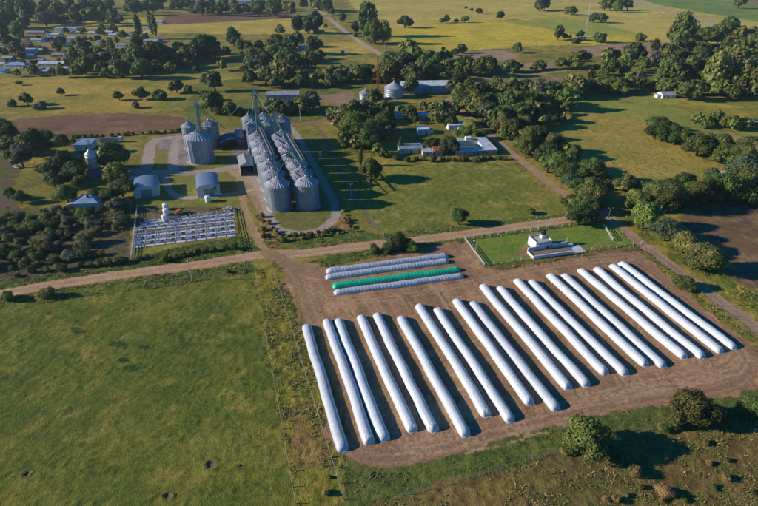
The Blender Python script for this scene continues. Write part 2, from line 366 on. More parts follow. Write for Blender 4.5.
road('farm_track', [(330, 430), (356, 456), (390, 461), (430, 452), (480, 438), (560, 415), (640, 400), (720, 390), (752, 374), (745, 352), (700, 312), (655, 270), (632, 254), (600, 258)], 4.2, (136, 106, 82), (122, 96, 74), rut=True)

TRK = ((152, 123, 97), (138, 110, 86))
def wheel_pair(pts, gap=2.0, wd=.55):        # two wheel marks of one vehicle
    P = [G(*p) for p in pts]
    for s in (-gap / 2, gap / 2):
        Q = []
        for k, p in enumerate(P):
            d = (P[min(k + 1, len(P) - 1)] - P[max(k - 1, 0)]).normalized()
            q = p + Vector((-d.y, d.x, 0)) * s
            Q.append(pix_of(q.x, q.y))
        road('dirt_yard', Q, wd, *TRK, amp=.02)
def pix_of(x, y):
    d = y * CP + CAM_H * SP
    return CPX + FPX * x / d, CPY - FPX * (y * SP - CAM_H * CP) / d
for (u, v) in ((399, 437), (450, 433), (499, 419), (544, 408), (578, 388), (616, 376), (655, 368), (694, 360)):
    wheel_pair([(u - 22, v - 48), (u - 10, v - 22), (u + 1, v + 1), (u + 8, v + 10), (u + 20, v + 15), (u + 46, v + 10)])
for (u, v) in ((424, 438), (478, 434), (520, 424), (596, 392), (636, 379), (712, 362)):
    wheel_pair([(u, v), (u + 5, v + 7), (u + 2, v + 12), (u - 14, v + 16)])
wheel_pair([(500, 425), (580, 403), (660, 388), (720, 377), (746, 366), (742, 350), (715, 326)]); wheel_pair([(392, 452), (450, 438), (540, 412), (640, 385), (700, 373), (736, 360), (730, 345)])
for (u, v) in ((340, 296), (364, 294), (399, 290), (437, 286), (470, 280)): wheel_pair([(u, v), (u + 7, v + 12), (u + 15, v + 25)])
wheel_pair([(300, 282), (330, 303), (380, 300), (440, 290), (500, 276), (560, 264), (630, 258)])
def in_poly(u, v, poly):
    p = np.array(poly, float)
    r = np.zeros(u.shape, bool)
    bb = (u >= p[:, 0].min()) & (u <= p[:, 0].max()) & (v >= p[:, 1].min()) & (v <= p[:, 1].max())
    if not bb.any(): return r
    uu, vv = u[bb], v[bb]; c = np.zeros(uu.shape, bool)
    n = len(p)
    for i in range(n):
        x1, y1 = p[i]; x2, y2 = p[(i + 1) % n]
        if y1 == y2: continue
        c ^= ((y1 > vv) != (y2 > vv)) & (uu < (x2 - x1) * (vv - y1) / (y2 - y1) + x1)
    r[bb] = c
    return r
def seg_dist(x, y, P, lim):
    D = np.full(x.shape, 1e9); S = np.zeros(x.shape)
    for (ax, ay), (bx, by) in zip(P[:-1], P[1:]):
        m = (x > min(ax, bx) - lim) & (x < max(ax, bx) + lim) & (y > min(ay, by) - lim) & (y < max(ay, by) + lim)
        if not m.any(): continue
        dx, dy = bx - ax, by - ay; L2 = dx * dx + dy * dy + 1e-9
        xm, ym = x[m], y[m]
        t = np.clip(((xm - ax) * dx + (ym - ay) * dy) / L2, 0, 1)
        d = np.hypot(xm - ax - t * dx, ym - ay - t * dy)
        D[m] = np.minimum(D[m], d)
    return D
def zone_id(x, y):
    wx = (fbm(x / 7, y / 7, 11, 3) - .5) * 2; wy = (fbm(x / 7, y / 7, 23, 3) - .5) * 2
    fx = (vnoise(x / .9, y / .9, 31) - .5); fy = (vnoise(x / .9, y / .9, 37) - .5)
    zi = np.zeros(x.shape, np.int32)
    cache = {}
    for i, z in enumerate(Z):
        k = z['warp']
        if k not in cache: cache[k] = pix_of(x + wx * k * 1.6 + fx * min(k, 1.3), y + wy * k * 1.6 + fy * min(k, 1.3))
        zi[in_poly(*cache[k], z['poly'])] = i + 1
    for i, r in enumerate(ROADS):
        d = seg_dist(x, y, r['P'], r['w'] + 3) + wx * .5 + fx * .7
        zi[d < r['w'] / 2] = 1000 + i
    return zi
def zone_props(x, y, zi):
    col = np.zeros((len(x), 3)); bump = np.zeros(len(x)); h = np.zeros(len(x))
    tus = fbm(x / 1.7, y / 1.7, 5, 3); tus2 = vnoise(x / .8, y / .8, 9)
    for k in np.unique(zi):
        m = zi == k; xm, ym = x[m], y[m]
        if k >= 1000:
            r = ROADS[k - 1000]
            f = fbm(xm / 5, ym / 5, 41, 3)[:, None]
            c = r['a'] * f * 1.0 + r['b'] * (1 - f)
            if r['rut']:
                d = seg_dist(xm, ym, r['P'], r['w'] + 3)
                q = np.exp(-((d - r['w'] * .27) / .4) ** 2)[:, None]
                c = c * (.88 + .24 * q)
            col[m] = c; bump[m] = .3; h[m] = (fbm(xm / 2, ym / 2, 51, 3) - .5) * 2 * r['amp'] - .03
            continue
        z = DEF if k == 0 else Z[k - 1]
        s = z['ps']
        f = np.clip((fbm(xm / s, ym / s, 61 + k, 4, .6) - .5) * 3.2 + .5, 0, 1)[:, None]
        g = np.clip((fbm(xm / s * 2.3, ym / s * 2.3, 91 + k, 3, .6) - .56) * 4.5, 0, 1)[:, None]
        c = z['a'] * (1 - f) + z['b'] * f
        c = c * (1 - g) + z['c'] * g
        if z['streak'] is not None:
            t = R(z['streak']); p = xm * math.sin(t) - ym * math.cos(t); q = xm * math.cos(t) + ym * math.sin(t)
            st = fbm(p / z['sw'], q / (z['sw'] * 25), 71, 3)[:, None]
            c = c * ((.66 + .68 * st) if z['name'] == 'dirt_yard' else (.8 + .4 * st))
        if z['name'] in ('pasture', 'dry_field', 'terrain', 'weed_strip', 'scrubland'):
            big = fbm(xm / 55, ym / 55, 131, 3)[:, None]           # drier and greener sweeps
            c = c * (1 + (big - .5) * np.array([.75, .45, .3]))
            sp = np.clip((vnoise(xm / .85, ym / .85, 141) - .70) * 5, 0, 1) * (vnoise(xm / 9, ym / 9, 143) > .35)   # coarse tussocks
            c = c * (1 - np.array([.34, .22, .2]) * sp[:, None])
            h[m] += sp * .16
        tt = tus[m][:, None]
        c = c * (1 + (tt - .5) * (.35 + z['amp'] * 1.6))
        col[m] = c; bump[m] = z['bump']
        h[m] += ((tus[m] - .5) * 1.6 + (tus2[m] - .5) * .9) * z['amp']
    return col, bump, h

gm = bpy.data.materials.new('ground_cover'); gm.use_nodes = True
n = gm.node_tree.nodes; l = gm.node_tree.links; b = n['Principled BSDF']
at = n.new('ShaderNodeAttribute'); at.attribute_name = 'soil_col'
ab = n.new('ShaderNodeAttribute'); ab.attribute_name = 'soil_bump'
gp = n.new('ShaderNodeNewGeometry')
n1 = n.new('ShaderNodeTexNoise'); n1.inputs['Scale'].default_value = 1.1; n1.inputs['Detail'].default_value = 7; n1.inputs['Roughness'].default_value = 0.68
l.new(gp.outputs['Position'], n1.inputs['Vector'])
mr = n.new('ShaderNodeMapRange'); mr.inputs[1].default_value = .3; mr.inputs[2].default_value = .7; mr.inputs[3].default_value = .62; mr.inputs[4].default_value = 1.36
l.new(n1.outputs['Fac'], mr.inputs[0])
mx = n.new('ShaderNodeMix'); mx.data_type = 'RGBA'; mx.blend_type = 'MULTIPLY'; mx.inputs[0].default_value = 1
l.new(at.outputs['Color'], mx.inputs[6]); l.new(mr.outputs[0], mx.inputs[7])
l.new(mx.outputs[2], b.inputs['Base Color'])
b.inputs['Roughness'].default_value = .95; b.inputs['Specular IOR Level'].default_value = .05
n2 = n.new('ShaderNodeTexNoise'); n2.inputs['Scale'].default_value = 2.6; n2.inputs['Detail'].default_value = 5; n2.inputs['Roughness'].default_value = .62
l.new(gp.outputs['Position'], n2.inputs['Vector'])
bp = n.new('ShaderNodeBump'); bp.inputs['Distance'].default_value = .26
l.new(ab.outputs['Fac'], bp.inputs['Strength']); l.new(n2.outputs['Fac'], bp.inputs['Height']); l.new(bp.outputs[0], b.inputs['Normal'])

def zname(k): return 'terrain' if k == 0 else (ROADS[k - 1000]['name'] if k >= 1000 else Z[k - 1]['name'])
KINDZ = {}
acc = {}
def band(y0, y1, dx, dy):
    ys = np.linspace(y0, y1, int(round((y1 - y0) / dy)) + 1)
    X = .84 * y1 + 100
    xs = np.linspace(-X, X, int(round(2 * X / dx)) + 1)
    gx, gy = np.meshgrid(xs, ys)
    nx, ny = len(xs), len(ys)
    fx, fy = gx.ravel(), gy.ravel()
    vz = zone_id(fx, fy)
    col, bmp, h = zone_props(fx, fy, vz)
    edge = np.clip(np.minimum(gy - y0, y1 - gy) / (3 * dy), 0, 1).ravel()
    h = h * edge
    for (u_, v_, a_) in SCRAPES:      # burrow-like hollows with a low rim
        q = G(u_, v_); d_ = np.hypot(fx - q.x, fy - q.y) / (a_ * mpp(q.y))
        h = h - .35 * np.clip(1 - d_, 0, 1) + .22 * np.exp(-((d_ - 1.15) / .25) ** 2)
    i = (np.arange(ny - 1)[:, None] * nx + np.arange(nx - 1)[None, :]).ravel()
    quads = np.stack([i, i + 1, i + nx + 1, i + nx], 1)
    cx = fx[quads].mean(1); cy = fy[quads].mean(1)
    keep = np.abs(cx) < .84 * cy + 100
    quads = quads[keep]
    cz = vz[quads[:, 0]]
    V = np.stack([fx, fy, h], 1)
    names = np.array([zname(k) for k in range(len(Z) + 1)] + [''] * 0)
    lab = np.array([zname(k) for k in cz])
    for nm in np.unique(lab):
        q = quads[lab == nm]
        used, inv = np.unique(q.ravel(), return_inverse=True)
        a = acc.setdefault(nm, dict(v=[], q=[], c=[], b=[], n=0))
        a['v'].append(V[used]); a['q'].append(inv.reshape(-1, 4) + a['n']); a['c'].append(col[used]); a['b'].append(bmp[used]); a['n'] += len(used)
band(34, 150, .48, .48)
band(150, 300, .7, .7)
band(300, 520, 1.3, 1.6)
band(520, 1000, 2.8, 4.0)
band(1000, 2300, 6.5, 13)
for nm, a in acc.items():
    me = np_mesh(nm, np.concatenate(a['v']), np.concatenate(a['q']), [gm], attr={'soil_col': np.concatenate(a['c'])}, fattr={'soil_bump': np.concatenate(a['b'])}, smooth=True)
    tag(add(nm, me), kind='structure')
# the plain beyond the surveyed fields, out to the horizon
rr = [0, 300, 800, 1600, 2600, 4000, 7000, 12000, 25000]
vs = []; n_a = 96
for r_ in rr:
    for k in range(n_a):
        t = 2 * math.pi * k / n_a; vs.append((r_ * math.cos(t), r_ * math.sin(t), -.6))
vs = np.array(vs)
qs = np.array([(i * n_a + k, i * n_a + (k + 1) % n_a, (i + 1) * n_a + (k + 1) % n_a, (i + 1) * n_a + k) for i in range(len(rr) - 1) for k in range(n_a)])[:, ::-1]
f = fbm(vs[:, 0] / 300, vs[:, 1] / 300, 3, 3)[:, None]
tag(add('plain', np_mesh('plain', vs, qs, [gm], attr={'soil_col': A(100, 98, 54) * (1 - f) + A(132, 120, 66) * f}, fattr={'soil_bump': np.full(len(vs), .4)})), kind='structure')
print('ground', sum(len(np.concatenate(a['q'])) for a in acc.values()))
# ================================================================== GRAIN BAGS
M_bag = mat('white_plastic', (.52, .555, .61), rough=.42, var=.10, scale=.45, spec=.4, bump=.35, bscale=2.2, orand=.05)
M_bagold = mat('dusty_white_plastic', (.48, .51, .565), rough=.45, var=.16, scale=.5, spec=.35, bump=.4, bscale=2.2)
M_green = mat('green_plastic', (.02, .50, .27), rough=.36, var=.18, scale=.8, spec=.45, bump=.14, bscale=3.0)
M_rope = mat('grey_rope', (.25, .24, .23), rough=.9)
def bag_surface(L, W, H, seed, crumple, lumpy=1.0, ridge=False, t0=0.0, t1=None):
    """rings from the tail (far end) to the nose (end towards the track); local y runs along the bag"""
    t1 = L if t1 is None else t1
    nseg = max(8, int((t1 - t0) / .22)); nr = 26
    y = np.linspace(t0, t1, nseg + 1)
    a = np.linspace(0, math.pi, nr)
    Y, Aa = np.meshgrid(y, a, indexing='ij')
    tail = np.clip(Y / 1.7, 0, 1); nose = np.clip((L - Y) / (1.5 if crumple else 1.9), 0, 1)
    tf = np.sqrt(np.clip(1 - (1 - tail) ** 2, 0, 1)); nf = np.sqrt(np.clip(1 - (1 - nose) ** 2, 0, 1))
    wsc = (.62 + .38 * tf) * ((.72 if crumple else .66) + (.28 if crumple else .34) * nf)
    hsc = (.06 + .94 * tf) * ((.10 if crumple else .08) + (.90 if crumple else .92) * nf)
    # filling waves: the bag stands a little fuller and slacker along its run
    fil = 1 + .07 * (fbm(Y / 4.5 + seed * 7.1, Y * 0 + 3.3, seed, 3) - .5) * 2 * lumpy
    rip = .017 * lumpy * np.sin(2 * math.pi * Y / 1.25 + 2.2 * vnoise(Y / 3 + seed, Y * 0 + 1.1, seed + 5)) * np.sin(Aa) ** .5
    crease = (fbm(Y / .55 + seed * 3, Aa * 2.2, seed + 9, 3) - .5) * .085 * lumpy
    c, s = np.cos(Aa), np.sin(Aa)
    X = -(W / 2) * np.sign(c) * np.abs(c) ** .95 * (1 + .04 * s) * wsc * fil
    Zz = H * np.abs(s) ** .96 * hsc * fil
    nrm = np.stack([-c, s], -1)
    d = rip + crease
    if ridge:      # two stretch-mark folds running the length near the crown
        for a0, dep in ((1.42, .05), (1.78, .05), (1.0, .03)):
            d = d - dep * np.exp(-((Aa - a0 - .03 * np.sin(Y / 5 + seed)) / .035) ** 2) * (nose > .1)
    if crumple:    # gathered, folded end
        k = np.clip(1 - (L - Y) / 2.8, 0, 1) ** 1.2
        fold = np.abs((vnoise(Aa * 3.6 + seed, Y * 1.1, seed + 21)) - .5) * 2 - .5
        fold2 = np.abs((vnoise(Aa * 7 + seed, Y * 2.4, seed + 25)) - .5) * 2 - .5
        d = d + k * (.24 * fold + .22 * fold2)
    X = X + nrm[..., 0] * d; Zz = np.maximum(Zz + nrm[..., 1] * d, -.02 + 0 * d)
    wob = .30 * (fbm(Y / 11 + seed * 5.7, Y * 0, seed + 31, 2) - .5) * 2 * lumpy
    X = X + wob + .04 * (fbm(Y / 1.3 + seed, Y * 0 + 7, seed + 37, 2) - .5)
    V = np.stack([X, Y, Zz], -1).reshape(-1, 3)
    i = (np.arange(nseg)[:, None] * nr + np.arange(nr - 1)[None, :]).ravel()
    Q = np.stack([i, i + 1, i + nr + 1, i + nr], 1)
    return V, Q
def silo_bag(a, b, label, seed, mt, W=4.0, H=1.55, crumple=False, ridge=False, group=None, lumpy=1.0, name='silo_bag'):
    a = G(*a, .7); b = G(*b, .5)
    d = Vector((b.x - a.x, b.y - a.y)); L = d.length
    root = thing(name, label, 'grain bag', (a.x, a.y, .0), math.atan2(d.y, d.x) - math.pi / 2, group)
    cut = L - 2.7 if crumple else L
    V, Q = bag_surface(L, W, H, seed, crumple, lumpy, ridge, 0, cut)
    add('cover', np_mesh('cover', V, Q, [mt], smooth=True), root)
    if crumple:
        V, Q = bag_surface(L, W, H, seed, crumple, lumpy, ridge, cut, L)
        add('folded_end', np_mesh('folded_end', V, Q, [mt], smooth=True), root)
    # the hem of the plastic left lying at the nose: one wavy strip
    rnd = random.Random(seed); nx_ = 9; hv = []
    for r_ in range(3):
        for k in range(nx_):
            x = (-.5 + k / (nx_ - 1)) * W * (.62 + .08 * r_)
            hv.append((x, L - .25 + r_ * .22 + rnd.uniform(-.07, .1) * r_, (.16, .10, .02)[r_] + rnd.uniform(0, .07)))
    hq = [(r_ * nx_ + k, r_ * nx_ + k + 1, (r_ + 1) * nx_ + k + 1, (r_ + 1) * nx_ + k) for r_ in range(2) for k in range(nx_ - 1)]
    add('plastic_hem', np_mesh('plastic_hem', np.array(hv), np.array(hq), [mt], smooth=True), root)
    return root
BAGS = [  # far end, near end, gathered near end?
 ((305.7, 324.2), (343.2, 450.5), 0), ((326.5, 318.5), (370.6, 443), 1), ((338.3, 318.3), (385.2, 439.8), 0), ((360.3, 314.8), (413, 431), 1),
 ((376.3, 312.8), (434.2, 431), 1), ((400.7, 315.8), (466.5, 435.5), 0), ((418.9, 303.6), (488, 415.5), 1), ((436.6, 307.6), (510.5, 421), 0),
 ((455.2, 298.7), (531.5, 403.5), 1), ((472.4, 301), (557, 409.5), 0), ((481.8, 284), (569, 388), 1), ((499.2, 286), (587, 385.6), 0),
 ((515.6, 278.6), (606.3, 373.3), 1), ((530.6, 279.6), (626, 374.4), 0), ((548.8, 273.5), (646.2, 365), 1), ((563.3, 273.5), (664.4, 366.5), 0),
 ((579.3, 268.4), (685, 357.3), 1), ((595.1, 267.2), (703, 357.4), 0), ((611.2, 264), (722, 351.8), 1), ((620.4, 261.6), (735, 348.2), 0)]
ORD = ['', 'second', 'third', 'fourth', 'fifth', 'sixth', 'seventh', 'eighth', 'ninth', 'tenth']
for i, (a, b_, cr) in enumerate(BAGS):
    end = 'near end crumpled' if cr else 'near end smoothly rounded'
    if i == 0: lb = 'long white grain bag nearest the weedy strip, at the left edge of the dirt yard'
    elif i == 19: lb = 'long white grain bag nearest the right-hand dirt road, last of the row'
    elif i < 10: lb = f'{ORD[i]} long white grain bag from the weedy strip, {end}'
    else: lb = f'{ORD[19 - i]} long white grain bag from the right-hand road, {end}'
    silo_bag(a, b_, lb, 100 + i * 13, M_bag if i % 3 else M_bagold if i in (0, 9) else M_bag, W=2.95, H=1.52 + .05 * (i % 3), crumple=bool(cr), ridge=bool(cr), group='long white grain bags in the dirt yard', lumpy=.8 + .4 * ((i * 7) % 5) / 5)
silo_bag((447.6, 254.4), (326.6, 271.2), 'rearmost white grain bag lying crosswise beside the green verge and bushes', 501, M_bagold, W=3.0, H=1.4, lumpy=1.15, group='grain bags lying across the head of the yard')
silo_bag((448.6, 260), (325.6, 276.6), 'white crosswise grain bag between the rearmost bag and the green one', 517, M_bagold, W=3.0, H=1.35, lumpy=1.15, group='grain bags lying across the head of the yard')
silo_bag((459.8, 268.3), (332.6, 286), 'bright green plastic grain bag lying among white ones', 533, M_green, W=3.1, H=1.4, lumpy=1.15, group='grain bags lying across the head of the yard')
silo_bag((463.4, 274.6), (334.2, 292.4), 'white crosswise grain bag in front of the green one', 547, M_bagold, W=2.9, H=1.3, lumpy=1.15, group='grain bags lying across the head of the yard')

# ================================================================== GRAIN PLANT
M_galv = mat('galvanised_steel', (.27, .33, .40), rough=.45, metal=.45, var=.2, scale=.3, orand=.14, spec=.5)
M_galvroof = mat('galvanised_roof', (.36, .36, .39), orand=.18, rough=.6, metal=.15, var=.3, scale=.35, spec=.45)
M_conc = mat('concrete', (.36, .33, .30), rough=.9, var=.2, scale=.7)
M_greenst = mat('green_painted_steel', (.075, .17, .15), rough=.5, var=.2)
M_cat = mat('yellowish_walkway', (.42, .34, .20), rough=.7, var=.2)
M_greyst = mat('grey_steel', (.28, .29, .30), rough=.55, metal=.3)
M_dark = mat('dark_interior', (.03, .03, .03), rough=.9)
M_white = mat('white_paint', (.74, .74, .74), rough=.6, var=.1)
M_rust = mat('rusty_red_steel', (.46, .11, .05), rough=.8, var=.3)
_silo = {}
def silo_meshes(Rr, eave, apex):
    key = (Rr, eave, apex)
    if key in _silo: return _silo[key]
    prof = [(Rr, 0)]
    nrng = max(6, int(eave / 1.1)); hh = eave / nrng
    for k in range(nrng):           # sheet courses: each a corrugated band with a proud lap at its seam
        z = k * hh
        prof += [(Rr, z + .02), (Rr - .015, z + hh * .3), (Rr, z + hh * .6), (Rr - .015, z + hh * .85), (Rr + .014, z + hh * .96), (Rr + .014, z + hh)]
    wall = MB().lathe(prof, 40, cap=False).mesh('wall', M_galv)
    wst = MB()                       # stiffener posts on the wall
    for k in range(20):
        t = 2 * math.pi * (k + .5) / 20; c, s = math.cos(t), math.sin(t); r0, r1 = Rr - .02, Rr + (.16 if Rr > 7 else .06)
        q = [(c * r0 + s * .08, s * r0 - c * .08), (c * r1 + s * .08, s * r1 - c * .08), (c * r1 - s * .08, s * r1 + c * .08), (c * r0 - s * .08, s * r0 + c * .08)]
        wst.hexa([(x, y, .1) for x, y in q] + [(x, y, eave - .1) for x, y in q])
    stiff = wst.mesh('stiffener_posts', M_galv)
    n = 28; panels = []
    Re = Rr + .35; ze = eave - .12; rt = .55
    rm = MB()
    for k in range(n):              # each roof wedge has raised seams
        t0 = 2 * math.pi * k / n; t1 = 2 * math.pi * (k + 1) / n; tm = (t0 + t1) / 2
        P = lambda r, t, z: (r * math.cos(t), r * math.sin(t), z)
        rm._add([P(Re, t0, ze), P(Re, t1, ze), P(rt, t1, apex), P(rt, t0, apex)], [(0, 1, 2, 3)])
        w0 = .11
        rm._add([P(Re, t0 - w0 / Re, ze), P(Re, t0, ze + .13), P(Re, t0 + w0 / Re, ze), P(rt, t0 - .02, apex), P(rt, t0, apex + .05), P(rt, t0 + .02, apex)],
                [(0, 1, 4, 3), (1, 2, 5, 4), (0, 2, 1)])
    roof = rm.mesh('roof', M_galvroof)
    cap = MB().lathe([(.62, apex - .1), (.66, apex + .35), (.3, apex + .6), (.02, apex + .66)], 12).mesh('vent_cap', M_galvroof)
    vents = []
    for k in range(4):
        t = 2 * math.pi * (k + .3) / 4; r = Rr * .55; z = apex + (ze - apex) * (r - rt) / (Re - rt)
        vents.append(MB().tube((r * math.cos(t), r * math.sin(t), z - .1), (r * math.cos(t), r * math.sin(t), z + .55), .26, .26, 8).tube((r * math.cos(t), r * math.sin(t), z + .55), (r * math.cos(t), r * math.sin(t), z + .8), .4, .1, 8).mesh('roof_vent', M_galv))
    base = MB().lathe([(Rr + .55, -.1), (Rr + .55, .35), (Rr + .05, .38)], 32).mesh('base', M_conc)
    lm = MB(); t = R(-115); c, s = math.cos(t), math.sin(t)
    for o in (-.25, .25): lm.tube((c * (Rr + .3) - s * o, s * (Rr + .3) + c * o, .2), (c * (Rr + .3) - s * o, s * (Rr + .3) + c * o, eave + .3), .04, n=4)
    for k in range(int(eave / .6)): lm.tube((c * (Rr + .3) + s * .25, s * (Rr + .3) - c * .25, .5 + k * .6), (c * (Rr + .3) - s * .25, s * (Rr + .3) + c * .25, .5 + k * .6), .03, n=4)
    ladder = lm.mesh('ladder', M_greyst)
    door = MB().hexa([(-.45, -Rr - .12, .7), (.45, -Rr - .12, .7), (.45, -Rr + .1, .7), (-.45, -Rr + .1, .7), (-.45, -Rr - .12, 2.2), (.45, -Rr - .12, 2.2), (.45, -Rr + .1, 2.2), (-.45, -Rr + .1, 2.2)]).mesh('hatch', M_greyst)
    _silo[key] = [('wall', wall), ('stiffener_posts', stiff), ('roof', roof), ('vent_cap', cap), ('base', base), ('ladder', ladder), ('hatch', door)] + [('roof_vent', v) for v in vents]
    return _silo[key]
def grain_silo(x, y, Rr, eave, apex, label, group, rz=0):
    t = thing('grain_silo', label, 'silo', (x, y, 0), rz, group)
    for nm, me in silo_meshes(Rr, eave, apex): add(nm, me, t)
    return t
WR = [Vector((-45.6 - 3.83 * k, 211 + 11.35 * k)) for k in range(7)]
ER = [Vector((-32.8 - 3.80 * k, 212.6 + 11.3 * k)) for k in range(7)]
for k, p in enumerate(WR):
    grain_silo(p.x, p.y, 5.3, 11.7, 14.6, ('galvanised grain silo at the front end of the left row, above the loop lawn' if k == 0 else f'galvanised grain silo, {ORD[k]} back in the left row of the long double row'), 'silos in the long double row', rz=.4 * k)
for k, p in enumerate(ER):
    grain_silo(p.x, p.y, 5.3, 11.7, 14.6, ('galvanised grain silo at the front end of the right row, mostly in its neighbour\'s shade' if k == 0 else f'galvanised grain silo, {ORD[k]} back in the right row of the long double row'), 'silos in the long double row', rz=.3 * k + .2)
BK = [(-78.6, 303.5, 'tall narrow silo behind the left row, left of the green tower and farther back'), (-73.4, 290.5, 'tall narrow silo left of the green tower, just behind the left row'),
      (-70.2, 305.8, 'tall narrow silo right of the green tower and farther back'), (-65.2, 292.8, 'tall narrow silo right of the green tower, nearer one'),
      (-58.2, 300.5, 'tall silo at the far end of the right row, behind the second elevator leg')]
for x, y, lb in BK: grain_silo(x, y, 4.2 if x < -60 else 5.0, 15.2, 17.8, lb, 'tall silos round the green tower', rz=x)
grain_silo(-100.3, 272.6, 7.3, 13.6, 17.0, 'widest corrugated silo, standing alone in front of two smaller ones', 'silos of the left cluster')
grain_silo(-112.0, 293.5, 4.2, 13.6, 16.2, 'smaller silo behind the widest silo, on its left', 'silos of the left cluster', rz=1)
grain_silo(-100.6, 296.5, 4.8, 13.6, 16.4, 'smaller silo behind the widest silo, on its right', 'silos of the left cluster', rz=2)

def lattice(mb, x, y, z0, z1, w, r=.09, step=2.2, taper=1.0):
    cs = [(-1, -1), (1, -1), (1, 1), (-1, 1)]
    n = max(2, int((z1 - z0) / step))
    P = lambda k, i: (x + cs[i][0] * w / 2 * (1 + (taper - 1) * k / n), y + cs[i][1] * w / 2 * (1 + (taper - 1) * k / n), z0 + (z1 - z0) * k / n)
    for i in range(4):
        mb.tube(P(0, i), P(n, i), r, n=4)
        for k in range(n):
            mb.tube(P(k, i), P(k + 1, (i + 1) % 4), r * .6, n=3, cap=False)
            mb.tube(P(k + 1, i), P(k + 1, (i + 1) % 4), r * .6, n=3, cap=False)
def elevator(x, y, ztop, label, spouts, w=1.5, plat=True):
    t = thing('elevator_tower', label, 'grain elevator', (x, y, 0), 0, 'green elevator towers of the grain plant')
    m = MB(); lattice(m, 0, 0, 0, ztop - .8, w + .6, .10); m.build('lattice_frame', M_greenst, t)
    for s in (-.38, .38):
        MB().box(s - .24, s + .24, -.3, .3, 0, ztop - .6).build('leg_casing', M_greyst if ztop > 22 else M_greenst, t)
    MB().box(-.9, .9, -.55, .55, ztop - .9, ztop + .3).prism([(-.9, ztop + .3), (.9, ztop + .3), (.5, ztop + 1), (-.5, ztop + 1)], -.55, .55).build('head_housing', M_galv, t)
    if plat:
        m = MB(); m.box(-1.9, 1.9, -1.7, 1.7, ztop - 2.4, ztop - 2.3)
        for a, b_ in (((-1.9, -1.7), (1.9, -1.7)), ((1.9, -1.7), (1.9, 1.7)), ((1.9, 1.7), (-1.9, 1.7)), ((-1.9, 1.7), (-1.9, -1.7))):
            for h in (.55, 1.1): m.tube((*a, ztop - 2.4 + h), (*b_, ztop - 2.4 + h), .045, n=4)
            m.tube((*a, ztop - 2.4), (*a, ztop - 1.3), .05, n=4)
        m.build('platform', M_greenst, t)
    MB().box(-1.1, 1.1, -.9, .9, 0, 1.5).build('boot', M_greyst, t)
    for (sx, sy, sz) in spouts:
        MB().tube((0, 0, ztop - .6), (sx - x, sy - y, sz), .19, n=7).build('spout', M_greenst, t)
    return t
# tall tower between the four back silos; its head is sighted in the photograph
pt = at_depth(254.2, 90, 297.5)
elevator(pt.x, 297.5, pt.z, 'tallest green elevator tower with spouts fanning to the back silos',
         [(-78.6, 303.5, 18.4), (-73.4, 290.5, 18.4), (-70.2, 305.8, 18.4), (-65.2, 292.8, 18.4), (-58.2, 300.5, 18.4), (-62.4, 286.5, 23.2), (-94, 292, 13), (WR[6].x, WR[6].y, 15.3)])
p2 = at_depth(274, 113.5, 284.5)
elevator(p2.x, 284.5, p2.z, 'green elevator leg at the back end of the gap between the two silo rows',
         [(WR[6].x + .6, WR[6].y, 15.4), (WR[5].x + .6, WR[5].y, 15.6), (ER[6].x, ER[6].y, 15.4), (ER[5].x + .4, ER[5].y, 15.6), (-58.2, 300.5, 18.4)])
p3 = at_depth(290, 150, 244)
elevator(p3.x, 243, p3.z, 'green elevator leg midway along the gap between the two silo rows',
         [(WR[2].x, WR[2].y, 15.4), (WR[1].x + .6, WR[1].y, 15.4), (WR[0].x, WR[0].y + .4, 15.4), (ER[1].x, ER[1].y, 15.4), (ER[3].x, ER[3].y, 15.4), (ER[2].x, ER[2].y, 15.4)], w=1.3)
p4 = at_depth(196, 103, 285.5)
elevator(p4.x, 285.5, p4.z, 'green elevator tower over the left silo cluster',
         [(-100.3, 273.6, 17.6), (-112, 293.5, 16.8), (-100.6, 296.5, 17), (-90, 292, 12)], w=1.4)

def catwalk(a, b, z, label):
    d = (b - a); L = d.length
    t = thing('conveyor_walkway', label, 'conveyor', (a.x, a.y, z), math.atan2(d.y, d.x), 'walkways over the silo rows')
    MB().box(0, L, -.25, .25, 0, .5).build('conveyor_casing', M_greyst, t)
    MB().box(0, L, -1.05, -.3, -.05, .03).build('walkway_deck', M_cat, t)
    for s in (-1.05, .3):
        m = MB()
        for h in (.55, 1.05): m.tube((0, s, h), (L, s, h), .04, n=4)
        for k in range(int(L / 2) + 1): m.tube((min(k * 2, L), s, 0), (min(k * 2, L), s, 1.05), .04, n=4)
        m.build('handrail', M_cat, t)
    tm_ = MB().tube((0, -.6, -2.2), (0, -.6, -.06), .07, n=4).tube((0, .1, -2.2), (0, .1, 0), .07, n=4).tube((0, -.66, -1.1), (0, .16, -1.1), .05, n=4).mesh('trestle', M_greyst)
    for k in range(int(L / 5.6) + 1): add('trestle', tm_, t, (k * 5.6, 0, 0))
ofs = Vector((1.5, .5))
catwalk(WR[2] + ofs, WR[6] + ofs * 1.0 + Vector((-.8, 2.5)), 16.3, 'narrow yellowish walkway and conveyor above the left silo row')
catwalk(ER[1] + ofs + Vector((-1, 3)), ER[5] + ofs, 16.3, 'narrow yellowish walkway and conveyor above the right silo row')

